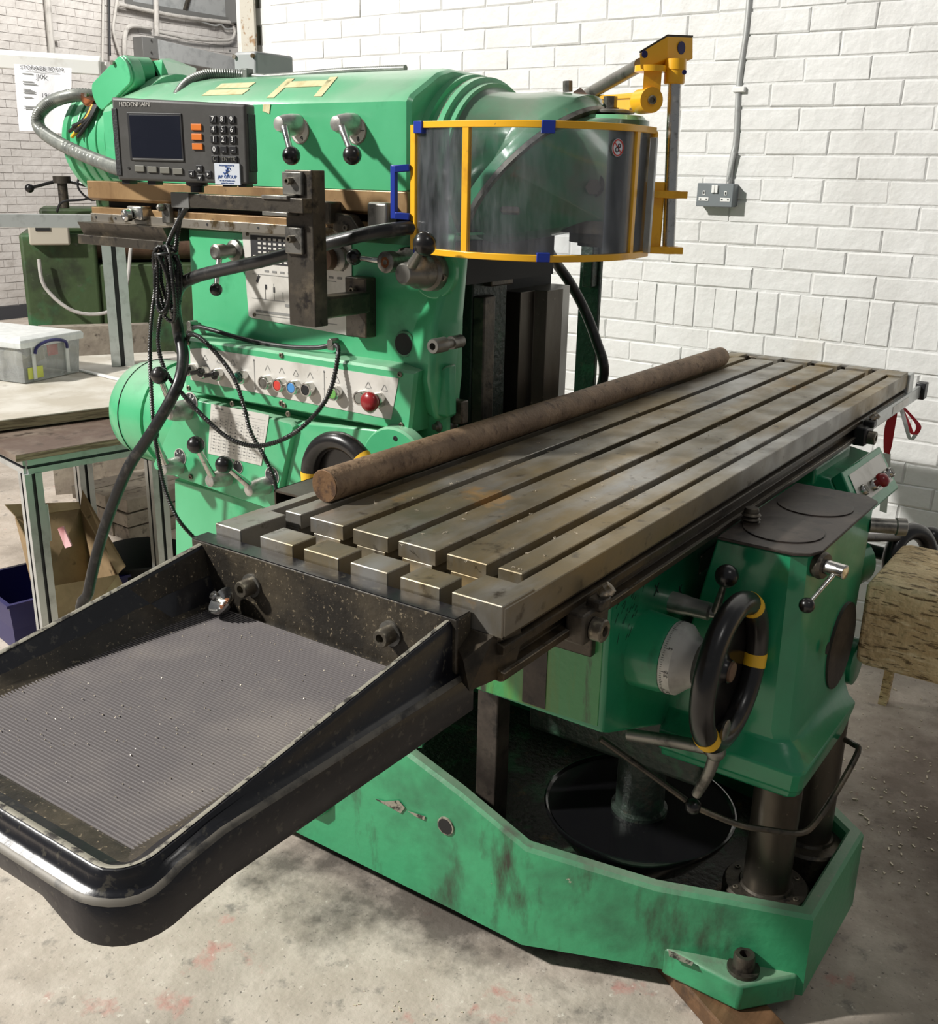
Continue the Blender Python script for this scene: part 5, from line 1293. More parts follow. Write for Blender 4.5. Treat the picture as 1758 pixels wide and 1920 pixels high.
# front housing with blackened lid, chamfered corners and a stepped skirt
def hsec(z, xl, xr, yf, c=.045, yb=.066):
    return [Vector(p) for p in ((xl, yb, z), (xl, yf + c * .8, z), (xl + c * .35, yf + c * .25, z), (xl + c, yf, z), (xr - c * .6, yf, z), (xr, yf + c * .6, z), (xr, yb, z))]
b = B(); b.loft([hsec(.470, .715, .88, -.165, .02), hsec(.482, .690, .92, -.200, .02), hsec(.500, .684, .96, -.206, .02), hsec(.505, .672, .97, -.208, .02), hsec(.545, .668, 1.02, -.212, .02), hsec(.560, .680, 1.03, -.196, .035), hsec(.580, .700, 1.05, -.182, .045), hsec(.60, .700, 1.06, -.178, .050), hsec(.942, .695, 1.115, -.172, .045, -.002)])
hs = b.build('knee_housing', 'green_knee_shaded', mill, bevel=.004, ang=30)
b = B(); P = hsec(.942, .690, 1.12, -.178, .046, -.004)
b.loft([P, [p + Vector((0, 0, .006)) for p in P]]); lid = b.build('blackened_lid', 'lid_black', hs, bevel=.0015)
for (cx, cy) in ((.800, -.086), (.985, -.086)):
    B().lathe((cx, cy, .948), (0, 0, 1), [(0, .072), (.0022, .072), (.0026, .070)], 48).build('cover_disc', 'lid_black', lid)
c = Vector((.800, -.024, .948)); B().lathe(c, (0, 0, 1), [(0, .018), (.004, .018), (.005, .014), (.009, .018), (.013, .014), (.017, .018), (.021, .014), (.025, .014), (.03, .012)], 22).build('hose_union', 'dark_metal', lid)
B().lathe((0.6980, -0.0617, 0.9306), (-1, 0, 0), [(0, .0095), (.0012, .0095), (.0012, .003), (.0004, .002)], 20).build('plug', 'rust_tube', hs)
# big round covers on the front face
for (px, pz, r) in ((.955, .685, .088),):
    B().lathe((px, -.1785, pz), (0, -1, 0), [(-.01, r), (.003, r), (.0035, r - .004)], 44).build('round_cover', 'lid_black', hs)
B().lathe((.815, -.188, .735), (0, -1, 0), [(0, .012), (.001, .012)], 20).build('small_hole', 'dark', hs)
b = B(); b.lathe((1.085, -.10, .60), (0, -1, 0), [(0, .05), (.085, .05), (.087, .046)], 34); b.build('side_boss', 'green_knee_shaded', hs)
b = B(); b.lathe((1.115, -.06, .76), (1, -.35, 0), [(0, .07), (.09, .068), (.094, .06), (.15, .055)], 34); b.build('gear_housing', 'green_knee_shaded', hs)
c = Vector((1.08, -.17, .900)); b = B(); b.lathe(c, (.5, -1, 0), [(0, .015), (.05, .015), (.052, .018), (.07, .018), (.072, .014)], 20); b.build('pipe_cap', 'grey_metal', hs)
# slim lever on a dark rosette at the housing's upper corner
c = Vector((.740, -.168, .920))
b = B(); b.lathe(c, (-.22, -1, 0), [(0, .023), (.012, .025), (.018, .022), (.020, .010)], 26); rs = b.build('lock_lever', 'dark_metal', hs)
ax = Vector((-.22, -1, 0)).normalized(); B().lathe(c + ax * .020, ax, [(0, .013), (.034, .013), (.035, .011)], 22).build('hub', 'chrome', rs)
t = Vector((0.6650, -0.1815, 0.8706)); s_ = c + ax * .040; d = t - s_; B().lathe(s_, d, [(0, .0045), (d.length, .0036)], 12).build('arm', 'chrome', rs); B().ball(t, .0135, 20, 12).build('ball_knob', 'bakelite', rs)
# engaging lever above the dial
c = Vector((0.6666, 0.0620, 0.8133)); b = B(); b.lathe(c, (0, -1, 0), [(-.004, .020), (.03, .019), (.034, .0175), (.075, .0165), (.078, .011), (.11, .007)], 26); lv = b.build('engaging_lever', 'dull_silver', sad, ang=35)
s_ = c + Vector((.0, -.085, .0)); t = Vector((0.6307, -0.0500, 0.9026)); d = t - s_
B().lathe(s_, d, [(0, .0085), (d.length * .6, .006), (d.length, .0045)], 14).build('arm', 'grey_metal', lv); B().ball(t, .0205, 26, 16).build('ball_knob', 'bakelite', lv, ang=60)
# cross-feed boss, dial ring and handwheel facing the operator
hc = Vector((.553, 0, .764))
b = B(); b.lathe((hc.x, .064, hc.z), (0, -1, 0), [(-.01, .070), (.052, .066), (.060, .064), (.061, .058)], 48); bs = b.build('feed_boss', 'green_knee_shaded', sad, ang=35)
b = B(); b.lathe((hc.x, .003, hc.z), (0, -1, 0), [(0, .0635), (.004, .065), (.020, .063), (.036, .048), (.050, .040), (.051, .02)], 56); dr = b.build('dial_ring', 'dial_white', bs, ang=35)
b = B()
for k in range(100):
    g = 2 * math.pi * k / 100; L = .008 if k % 10 == 0 else (.0055 if k % 5 == 0 else .0035)
    d = Vector((math.cos(g), 0, math.sin(g))); b.bar(Vector((hc.x, -.0015, hc.z)) + d * .0652, Vector((hc.x, -.0015 - L, hc.z)) + d * (.0652 - L * .07), .0005, .0004)
b.build('graduations', 'ink', dr, ang=0)
def radial(txt, g, yy, r, size):
    d = Vector((math.cos(g), 0, math.sin(g))); return (txt, Vector((hc.x, yy, hc.z)) + d * r, d.cross(Vector((0, 1, 0))) * -1, (0, -1, 0), size, 'CENTER')
lettering('dial_figures', [radial('2.5', R(183), -.013, .0652, .010), radial('2', R(143), -.013, .0652, .009), radial('3', R(223), -.013, .0652, .009)], 'ink', dr, .0003)
wc = Vector((hc.x + .005, -.100, hc.z)); Rw = .120
b = B(); b.torus(wc, (0, -1, 0), Rw, .0205, 64, 18); b.lathe(wc + Vector((0, .030, 0)), (0, -1, 0), [(0, .03), (.004, .034), (.010, .108), (.016, .112), (.016, .03), (.022, .022), (.03, .020)], 44, ph=0)
hw2 = b.build('handwheel', 'bakelite', sad, ang=50)
b = B(); b.lathe(wc + Vector((0, .0, 0)), (0, -1, 0), [(0, .018), (.004, .017), (.006, .010)], 24); b.build('hub_nut', 'rust_tube', hw2)
_, u_, w_ = perp((0, -1, 0))
def wang(px): return px
for a_ in (R(237), R(170), R(47)):
    # angle measured from u_ towards w_
    B().torus(wc, (0, -1, 0), Rw, .0211, 8, 18, a_ - .11, a_ + .11).build('yellow_band', 'yellow_tape', hw2, ang=60)
b = B(); b.lathe(wc + w_ * 0 + Vector((-.06, -.02, -.075)), (0, -1, 0), [(0, .016), (.004, .018), (.006, .014)], 20); b.build('grip_stud', 'grey_metal', hw2)
# type plate and felt-pen marks on the saddle face
X0 = (0.6814, 0.0610, 0.8699); 
P = [(0.6549, 0.0605, 0.9050), (0.7487, 0.0605, 0.9110), (0.7523, 0.0605, 0.8716), (0.6572, 0.0605, 0.8692)]
P = [(0.7847, 0.0610, 0.8673), (0.8900, 0.0610, 0.8709), (0.8914, 0.0610, 0.8321), (0.7853, 0.0610, 0.8299)]
b = B(); b.loft([[Vector(p) for p in P], [Vector(p) + Vector((0, -.0009, 0)) for p in P]]); tp = b.build('type_plate', 'green_old', sad, ang=0)
for p in P: B().ball(Vector(p).lerp(Vector(P[0]).lerp(Vector(P[2]), .5), .08) + Vector((0, -.001, 0)), .0022, 10, 6).build('rivet', 'steel_bright', tp)
lettering('pen_marks', [('X', (0.5954, 0.0612, 0.8602), (1, 0, 0), UZ, .030, 'CENTER'), ('K', (0.7029, 0.0612, 0.8238), (1, 0, 0), UZ, .026, 'CENTER'), ('J', (0.8227, 0.0612, 0.8158), (1, 0, 0), UZ, .018, 'CENTER')], 'ink', sad, .0002)
b = B()
for i in range(26):
    q = Vector((random.uniform(.43, .54), .0615, random.uniform(.80, .885))); d = Vector((random.uniform(.2, 1), 0, random.uniform(.4, 1))).normalized() * random.uniform(.005, .02)
    b.bar(q, q + d, .0006, .0004)
tag(b.build('scratch_marks', 'ink', sad, ang=0), kind='stuff')
# sloping push-button desk at the far side of the knee
T0 = Vector((1.3674, -0.0300, 0.9204)); T1 = Vector((1.7035, -0.0300, 0.9141)); B1 = Vector((1.6336, -0.1050, 0.8331)); 
T1.x = T0.x + (T1.x - T0.x); B0 = T0 + (B1 - T1)
n_ = (T1 - T0).cross(B0 - T0).normalized(); n_ = n_ if n_.y < 0 else -n_
b = B(); b.loft([[T0, T1, B1, B0], [p - n_ * .03 for p in (T0, T1, B1, B0)]]); b.loft([[p - n_ * .03 for p in (T0, T1, B1, B0)], [Vector((T0.x - .02, .10, T0.z + .0)), Vector((T1.x, .10, T1.z)), Vector((T1.x, .10, B1.z + .02)), Vector((T0.x - .02, .10, B0.z + .02))]])
pd = b.build('control_desk', 'green_knee_shaded', mill, bevel=.004, ang=30)
q = lambda u, v: T0.lerp(T1, u).lerp(B0.lerp(B1, u), v) + n_ * .001
b = B(); b.loft([[q(.10, .14), q(.93, .14), q(.93, .78), q(.10, .78)], [p + n_ * .001 for p in (q(.10, .14), q(.93, .14), q(.93, .78), q(.10, .78))]]); b.build('white_face_plate', 'plate', pd, ang=0)
for (u, v, m) in ((.20, .56, 'key_grey'), (.42, .60, 'dark_red'), (.54, .60, 'key_grey'), (.64, .60, 'black_plastic'), (.74, .60, 'black_plastic'), (.87, .60, 'key_grey')):
    p = q(u, v); o = B().lathe(p, n_, [(0, .0135), (.012, .0135), (.015, .011), (.015, .009)], 22).build('push_button', 'chrome', pd, ang=40)
    if m == 'dark_red': B().lathe(p, n_, [(.010, .008), (.026, .008), (.026, .017), (.034, .018), (.044, .012), (.047, .002)], 24).build('mushroom_cap', m, o, ang=60)
    else: B().lathe(p, n_, [(.010, .009), (.016, .009)], 18).build('button_cap', m, o)
b = B()
for k in range(5): b.bar(q(.3 + k * .13, .2), q(.3 + k * .13, .40), .0009, .0006)
b.build('divider_lines', 'ink_grey', pd, ang=0)
b = B(); b.bb(1.34, .02, .86, 1.62, .30, .926); b.build('saddle_arm', 'green_knee_shaded', mill, bevel=.006)
b = B(); b.bb(.43, .056, .900, 1.62, .085, .943); b.build('gib_strip', 'steel_way', mill, ang=0, bevel=.002)
# knee crank at the far front
c = Vector((1.4536, -0.1900, 0.7144)); b = B(); b.torus(c, (-.45, -1, .2), .070, .020, 40, 12); b.cyl(c, c + Vector((.02, .12, 0)), .016, n=18)
kw = b.build('knee_handwheel', 'bakelite', mill, ang=50)
b = B(); b.cyl((1.1441, -0.1400, 0.8483), (1.4804, -0.1700, 0.7604), .009, n=14); b.build('crank_rod', 'dark_metal', mill)
b = B(); p = Vector((1.7291, -0.1800, 0.6956)); b.ball(p, .026, 22, 14); b.cyl(p, p + Vector((-.06, 0, -.01)), .011, n=14); b.build('crank_knob', 'bakelite', mill, ang=60)

# red and white barrier tape hanging from the far end of the table
b = B(); x = 2.13
pts = [(2.1200, 0.0350, 0.9271), (2.1200, 0.0425, 0.8755), (2.1200, 0.0403, 0.7959), (2.1200, 0.0321, 0.7161), (2.1200, 0.0260, 0.6181)]
def ribbon(P, w, m_split=None):
    b = B(); P = [Vector(p) for p in P]; L = []; n = len(P)
    for i, p in enumerate(P):
        g = i * .5; d = Vector((.25 * math.sin(g), -1, .1 * math.cos(g))).normalized() * (w if not callable(w) else w(i / (n - 1)))
        L.append([p - d / 2, p + d / 2, p + d / 2 + Vector((-.0008, 0, 0)), p - d / 2 + Vector((-.0008, 0, 0))])
    b.loft(L); return b
tp = thing('barrier_tape', pts[-1], 'red and white plastic barrier tape knotted under the far end of the table', 'tape')
o = ribbon(catmull(pts[:3], 4), lambda t: .008 + .020 * math.sin(math.pi * min(1, t * .8 + .05))).build('red_strip', 'red_tape', tp, ang=60)
ribbon(catmull(pts[2:], 4), .022).build('white_strip', 'white_plastic', tp, ang=60)
ribbon(catmull([(2.1200, 0.0212, 0.9338), (2.1000, -0.0056, 0.9022), (2.0900, -0.0301, 0.8689), (2.0900, -0.0408, 0.8939), (2.1000, -0.0147, 0.9192), (2.1200, 0.0157, 0.9362)], 5), .014).build('tape_loop', 'red_tape', tp, ang=60)
ribbon(catmull([(2.1100, 0.0156, 0.9316), (2.0800, -0.0065, 0.8983), (2.0700, -0.0276, 0.8584), (2.0700, -0.0396, 0.8743)], 5), .012).build('tape_end', 'white_plastic', tp, ang=60)

# big sawn sleeper in front of the knee, resting on a trestle beyond the frame
b = B(); x0, x1 = 1.02, 1.30; ye = -.195
b.loft([[Vector((x0, ye, .632)), Vector((x1, ye, .632)), Vector((x1, ye, .800)), Vector((x0, ye, .800))]] + [[Vector((x0, y, .625)), Vector((x1, y, .625)), Vector((x1, y, .806)), Vector((x0, y, .806))] for y in (-.215, -.8, -1.5, -2.0)])
sl = tag(b.build('sawn_timber', 'timber', bevel=.008, seg=3, ang=30), 'big rough-sawn blond timber baulk in front of the knee at the right edge', 'timber')
b = B(); b.bb(1.10, -1.30, 0, 1.20, -1.20, .62); b.bb(1.10, -1.85, 0, 1.20, -1.75, .62); b.bb(1.02, -1.9, .60, 1.38, -1.15, .624)
tag(b.build('trestle', 'timber_grey', ang=0), 'wooden trestle carrying the sawn timber baulk', 'trestle')
b = B(); b.bar((1.6000, -0.1590, 0.3559), (1.6000, -0.1540, 0.2685), .022, .022, up=(1, 0, 0)); 
bx = Vector((2.1403, -0.0550, 0.0000)); b = B(); b.bar(Vector((bx.x, bx.y, .0)), Vector((bx.x - .01, bx.y - .01, .22)), .024, .034, up=(1, 0, 0)); tag(b.build('wooden_stake', 'timber', ang=0), 'short pale wooden stake standing on the floor behind the sawn timber', 'stake')

# ================================================================ DIGITAL READOUT ON ITS BRACKET
b = B(); b.bb(.345, .628, 1.292, .378, .690, 1.553); br = b.build('bracket_post', 'dark_metal', mill, ang=0, bevel=.0015)
B().bb(.338, .645, 1.512, .346, .690, 1.550).build('clamp_pad', 'grey_metal', br, bevel=.002)
B().bb(.338, .648, 1.415, .346, .688, 1.460).build('clamp_pad', 'grey_metal', br, bevel=.002)
for zz in (1.535, 1.440): socket_screw((.338, .668, zz), (-1, 0, 0), .0062, .012, br)
b = B(); b.bb(.37, .650, 1.299, .522, .688, 1.338); b.build('bracket_arm', 'dark_metal', mill, bevel=.005)
b = B(); b.bb(.322, .628, 1.484, .345, .955, 1.508); ar = b.build('cross_arm', 'dark_metal', mill, ang=0, bevel=.0015)
b = B(); b.bb(.318, .660, 1.505, .350, .720, 1.5115); b.bb(.318, .660, 1.478, .350, .720, 1.4845); b.build('clamp_jaws', 'grey_metal', ar, bevel=.001)
B().bb(.3205, .908, 1.4825, .346, .9565, 1.5095).build('end_cover', 'dark_box', ar, bevel=.001)
dro = thing('digital_readout', (.33, .91, 1.528), 'dark grey digital readout unit with blank screen and number keys on a bracket arm', 'readout')
DX = .300
yl, yr = 1.0425, .7775; zb0, zt0 = 1.529, 1.666
b = B(); b.loft([[Vector((x, y, z)) for (y, z) in ((yl - e, zb0 + e * .7 + s1), (yr + e, zb0 + e * .4 - .002 + s1), (yr + e, zt0 - e - .008), (yl - e, zt0 - e + .003))] for (x, e, s1) in ((DX + .045, .008, 0), (DX + .032, 0, 0), (DX + .004, 0, 0), (DX, .0025, 0))])
cs = b.build('casing', 'dro_grey', dro, bevel=.003, seg=3)
F = DX - .0004
def bp(px, py): return None
def rect(P, name, m, dep=.0018, bev=.0008, par=None, sink=0):
    """P: corners on the face; raised key"""
    P = [Vector(p) for p in P]; b = B()
    b.loft([[p + Vector((.0012, 0, 0)) for p in P], [p - Vector((dep, 0, 0)) for p in P]])
    return b.build(name, m, par or dro, bevel=bev, ang=0)
# pixel-like layout converted to the casing's own y,z: u 0..1 across, v 0..1 down
def fy(u, v=0): return yl + (yr - yl) * u * 1.06
def fz(u, v): return (zt0 + .001 - .003 * u) + ((zb0 - .002 - .002 * u) - (zt0 + .001 - .003 * u)) * v
def fp(u, v, dx=0): return Vector((F - dx, fy(u), fz(u, v)))
def key(u0, v0, u1, v1, name, m, dep=.002): return rect([fp(u0, v0), fp(u1, v0), fp(u1, v1), fp(u0, v1)], name, m, dep)
key(.000, .12, .038, .93, 'side_grip', 'dro_dark', .001); B().bb(DX + .005, yr - .0015, 1.548, DX + .033, yr + .001, 1.643).build('side_grip', 'dro_dark', dro, bevel=.001)
key(.110, .165, .500, .735, 'screen_frame', 'key_dark', .0012); key(.125, .190, .490, .710, 'lcd_screen', 'screen', .0014)
key(.128, .712, .498, .738, 'frame_glint_edge', 'dro_grey', .0016)
for k in range(3): key(.565, .285 + .115 * k, .637, .360 + .115 * k, 'orange_key', 'orange')
for k in range(4): key(.140 + .092 * k, .800 + .006 * k, .208 + .092 * k, .875 + .006 * k, 'soft_key', 'key_grey')
it = []; ks = [['7', '8', '9'], ['4', '5', '6'], ['1', '2', '3'], ['0', '.', '-']]
for r_ in range(4):
    for c_ in range(3):
        u = .697 + .064 * c_; v = .183 + .118 * r_
        key(u, v, u + .046, v + .085, 'number_key', 'key_dark')
        it.append((ks[r_][c_], fp(u + .023, v + .043, .0026), NY, UZ, .0125, 'CENTER'))
key(.697, .655, .743, .735, 'number_key', 'key_dark'); key(.763, .655, .874, .735, 'enter_key', 'key_dark')
lettering('key_figures', it, 'white_ink', dro, .0003)
lettering('key_words', [('C', fp(.720, .695, .0026), NY, UZ, .010, 'CENTER'), ('ENTER', fp(.818, .695, .0026), NY, UZ, .009, 'CENTER')], 'key_grey', dro, .0003)
for (u, v, t) in ((.585, .775, 0), (.585, .885, 2), (.528, .840, 1), (.645, .840, 3)):
    o = key(u, v, u + .042, v + .080, 'arrow_key', 'key_dark'); c = fp(u + .021, v + .04, .0026); g = t * math.pi / 2
    B().loft([[c + Vector((dx, -math.sin(g + a_) * -.0028, math.cos(g + a_) * .0028)) for a_ in (0, 2.1, 4.2)] for dx in (0, -.0004)]).build('arrow_mark', 'white_ink', o, ang=0)
lettering('maker_name', [('HEIDENHAIN', fp(.058, .072, .0002), NY, UZ, .0105, 'LEFT')], 'plate', dro, .0002)
B().lathe(fp(.092, .835), (-1, 0, 0), [(0, .0022), (.0006, .0022)], 12).build('status_led', 'dark', dro)
st_ = rect([fp(.715, .742), fp(.890, .742), fp(.890, 1.0), fp(.715, 1.0)], 'service_sticker', 'sticker', .0026, .0002)
lettering('sticker_text', [('J&P GROUP', fp(.802, .905, .0028), NY, UZ, .0074, 'CENTER'), ('Recommissioned By', fp(.802, .768, .0028), NY, UZ, .0036, 'CENTER'), ('for sale of surplus assets', fp(.802, .950, .0028), NY, UZ, .0030, 'CENTER'), ('contact the company', fp(.802, .978, .0028), NY, UZ, .0030, 'CENTER')], 'sticker_blue', st_, .0002)
c = fp(.802, .838, .0028); b = B()
for k in range(5):
    g = k * 2 * math.pi / 5; cc = c + Vector((0, math.cos(g) * .0045, math.sin(g) * .0045)); b.torus(cc, (-1, 0, 0), .0034, .0009, 12, 4, g + .6, g + 4.0)
b.build('sticker_emblem', 'sticker_blue', st_)
for u in (.04, .23, .77, .88): 
    p = fp(u, 1.0); B().bb(DX + .006, p.y - .010, zb0 - .007, DX + .03, p.y + .006, zb0 + .004).build('foot', 'black_plastic', dro)
b = B(); p = fp(.52, 1.0); b.lathe((DX + .028, p.y, zb0 - .0185), (0, 0, 1), [(0, .012), (.010, .012), (.012, .019), (.022, .020)], 22); b.build('swivel_foot', 'black_plastic', dro)
dro.rotation_euler = (0, 0, R(18))

# ---- cables and hoses
def hose(pts, r, name, m, label, cat='cable', corr=None, n=12, k=6, grp=None):
    b = B(); b.tube(pts, r, n, k, corr=corr); return tag(b.build(name, m, ang=60), label, cat, grp)
cor = (.0056, .0017)
hose([(0.3700, 0.9689, 1.4860), (0.4000, 1.0386, 1.4474), (0.4200, 1.0997, 1.3976), (0.4300, 1.1450, 1.3358), (0.4300, 1.1727, 1.2569), (0.4200, 1.1762, 1.1792), (0.4200, 1.1818, 1.0866), (0.4200, 1.1829, 1.0159), (0.4300, 1.1878, 0.9410), (0.4400, 1.1850, 0.8653), (0.4500, 1.1591, 0.7990), (0.4700, 1.1279, 0.7531), (0.5200, 1.1491, 0.7106)], .0052, 'readout_cable', 'black_rubber', 'black ribbed cable falling from the readout past the levers to the column foot', corr=cor)
hose([(0.3800, 0.9996, 1.4771), (0.4100, 1.0485, 1.4365), (0.4200, 1.0753, 1.3833), (0.4400, 1.1228, 1.3151), (0.4400, 1.1606, 1.2459), (0.4300, 1.1597, 1.1911), (0.4200, 1.1276, 1.1396), (0.4200, 1.0764, 1.0986), (0.4100, 1.0028, 1.0623), (0.4100, 0.9341, 1.0316), (0.4200, 0.8761, 1.0235), (0.4300, 0.8182, 1.0398), (0.4400, 0.7686, 1.0695), (0.4600, 0.7366, 1.1069), (0.4700, 0.7125, 1.1474), (0.4850, 0.7083, 1.1924), (0.5000, 0.7154, 1.2257), (0.5400, 0.7610, 1.2252)], .0052, 'readout_cable', 'black_rubber', 'black ribbed cable looping low across the lever plate up to the cable clip', corr=cor)
hose([(0.5350, 0.7579, 1.2272), (0.5300, 0.8049, 1.2153), (0.5300, 0.9090, 1.2084), (0.5300, 1.0182, 1.2123), (0.5300, 1.1078, 1.2214), (0.5300, 1.1535, 1.2226), (0.5300, 1.1826, 1.2070)], .0050, 'panel_cable', 'black_rubber', 'smooth black cable clipped along the column above the button panel')
hose([(0.5000, 1.1522, 1.1949), (0.4800, 1.1168, 1.2146), (0.4700, 1.0737, 1.2145), (0.4600, 1.0084, 1.1841), (0.4500, 0.9534, 1.1436), (0.4500, 0.9293, 1.0884), (0.4500, 0.9140, 1.0405), (0.4500, 0.8783, 0.9958), (0.4500, 0.8520, 0.9496), (0.4600, 0.8545, 0.8893), (0.4900, 0.8925, 0.8262)], .0050, 'panel_cable', 'black_rubber', 'black ribbed cable crossing the data plate and hanging over the right-hand lever', corr=cor)
for (px, py) in ((0, 0),): pass
for c in ((0.5450, 1.1703, 1.2276), (0.5450, 0.7583, 1.2313)):
    b = B(); b.cyl(Vector(c), Vector(c) + Vector((-.022, 0, 0)), .0075, n=14); b.box(Vector(c) + Vector((-.018, 0, -.009)), (.006, .016, .012)); b.build('cable_clip', 'grey_metal', mill, bevel=.001)
# coiled bundle hanging below the readout
cb = thing('cable_coil', (0.4000, 1.0869, 1.2461), 'coiled bundle of black ribbed cable tied and hanging under the readout', 'cable')
for k in range(6):
    c = Vector((0.4050, 1.0868, 1.3332)) + Vector((random.uniform(-.014, .014), random.uniform(-.010, .010), random.uniform(-.006, .006)))
    hy = .014 + .0028 * k; hz = .052 + .0045 * k; P = []
    for i in range(17):
        g = 2 * math.pi * i / 16 + .4; P.append(c + Vector((.006 * math.sin(g * 2 + k), hy * math.cos(g), hz * math.sin(g) + (.010 * math.cos(g) * 0))))
    B().tube(P, .0048, 10, 4, corr=cor).build('cable_loop', 'black_rubber', cb, ang=60)
B().torus(Vector((0.4050, 1.0842, 1.3877)), (0, .1, 1), .020, .003, 20, 8).build('cable_tie', 'black_plastic', cb)
# thick black supply hose
hose([(0.6000, 0.5795, 1.4616), (0.5000, 0.5413, 1.4597), (0.4600, 0.5911, 1.4505), (0.4400, 0.7003, 1.4235), (0.4300, 0.8275, 1.3908), (0.4300, 0.9303, 1.3683), (0.4300, 1.0239, 1.3465), (0.4350, 1.0832, 1.3228), (0.4500, 1.1217, 1.2817), (0.4800, 1.1535, 1.2199), (0.4600, 1.1197, 1.1691), (0.4200, 1.0944, 1.1189), (0.3900, 1.1215, 1.0482), (0.3750, 1.1615, 0.9902), (0.3600, 1.2029, 0.9318), (0.3400, 1.2481, 0.8343), (0.3200, 1.2799, 0.7391), (0.3000, 1.3023, 0.6372), (0.2900, 1.3204, 0.5436), (.28, 1.19, .10), (.27, 1.25, .018), (.22, 1.45, .013)], .0125, 'supply_hose', 'black_rubber', 'thick black rubber hose running along the column then down to the floor', 'hose')
# grey corrugated conduit looping out from the motor
hose([(0.6600, 1.6045, 1.7054), (0.6400, 1.6209, 1.7092), (0.6200, 1.6544, 1.7062), (0.6100, 1.7153, 1.6926), (0.6000, 1.7523, 1.6652), (0.5900, 1.7408, 1.6346), (0.5700, 1.6609, 1.6074), (0.5500, 1.5547, 1.5826), (0.5200, 1.4383, 1.5636), (0.4800, 1.3101, 1.5471), (0.4600, 1.2360, 1.5417)], .0155, 'flexible_conduit', 'hose_grey', 'grey corrugated conduit looping out from behind the readout to the motor box', 'hose', corr=(.0062, .0018), n=16)
# slim dark hose arching down behind the table
hose([(1.0600, 0.6142, 1.4245), (1.2000, 0.6516, 1.3563), (1.2500, 0.6363, 1.3040), (1.2900, 0.6146, 1.2382), (1.3000, 0.5809, 1.1618), (1.3000, 0.5549, 1.0851), (1.31, .585, .95), (1.31, .60, .6), (1.32, .62, .45)], .0125, 'coolant_hose', 'black_rubber', 'black rubber hose arching down behind the column slideway to the table', 'hose')

# ================================================================ BENCHES AND CLUTTER ON THE LEFT
def profile_bar(p0, p1, w, h, up=(0, 0, 1)):
    """extruded aluminium section: square bar with a groove along each side"""
    p0 = Vector(p0); p1 = Vector(p1); a = (p1 - p0).normalized(); u = a.cross(Vector(up)).normalized(); t = u.cross(a)
    def oct_(w, h):
        g = .10; d = .16; P = []
        # outline with four grooves
        base = [(-.5, -.5), (-g, -.5), (-g, -.5 + d), (g, -.5 + d), (g, -.5), (.5, -.5), (.5, -g), (.5 - d, -g), (.5 - d, g), (.5, g), (.5, .5), (g, .5), (g, .5 - d), (-g, .5 - d), (-g, .5), (-.5, .5), (-.5, g), (-.5 + d, g), (-.5 + d, -g), (-.5, -g)]
        return [(x * w, y * h) for x, y in base]
    b = B(); O = oct_(w, h)
    b.loft([[p + u * x + t * y for x, y in O] for p in (p0, p1)])
    for i in (1, 2, 3, 6, 7, 8, 11, 12, 13, 16, 17, 18): b.m[2 - 2 + i] = 1
    return b
ang = R(-11); U_ = Vector((math.cos(ang), math.sin(ang), 0)); V_ = Vector((-U_.y, U_.x, 0))
C0 = Vector((0.7102, 2.1617, 0.7100)); zb1 = .712
bench = thing('workbench', (C0.x, C0.y, 0), 'low aluminium-profile workbench with a brown oily board top', 'workbench')
def bx(b, u0, u1, v0, v1, z0, z1):
    P = [C0 + U_ * u + V_ * v for (u, v) in ((u0, v0), (u1, v0), (u1, v1), (u0, v1))]
    return b.loft([[Vector((p.x, p.y, z)) for p in P] for z in (z0, z1)])
W_, D_ = .47, .62
bx(B(), -.035, W_, -.02, D_, zb1, zb1 + .022).build('board_top', 'board_brown', bench, ang=0, bevel=.002)
bx(B(), -.036, W_ + .001, -.021, -.0195, zb1 + .002, zb1 + .020).build('board_edge', 'ply_edge', bench, ang=0)
leg_at = [(.012, .012), (W_ - .05, .012), (.012, D_ - .04), (W_ - .05, D_ - .04)]
for (u, v) in leg_at:
    p = C0 + U_ * u + V_ * v
    profile_bar((p.x, p.y, .0), (p.x, p.y, zb1 - .045), .052, .052, up=(V_.x, V_.y, 0)).build('leg', ['alu', 'alu_groove_shade'], bench, ang=0)
for (a_, c_) in (((.0, .012), (W_, .012)), ((.0, D_ - .04), (W_, D_ - .04)), ((.012, .0), (.012, D_)), ((W_ - .05, .03), (W_ - .05, D_ - .06))):
    p = C0 + U_ * a_[0] + V_ * a_[1]; q_ = C0 + U_ * c_[0] + V_ * c_[1]
    profile_bar((p.x, p.y, zb1 - .024), (q_.x, q_.y, zb1 - .024), .045, .045).build('top_rail', ['alu', 'alu_groove_shade'], bench, ang=0)
p = C0 + U_ * .045 + V_ * .012; B().box((p.x, p.y, .50), (.012, .03, .12), rz=ang).build('joint_plate', 'alu', bench, bevel=.002)

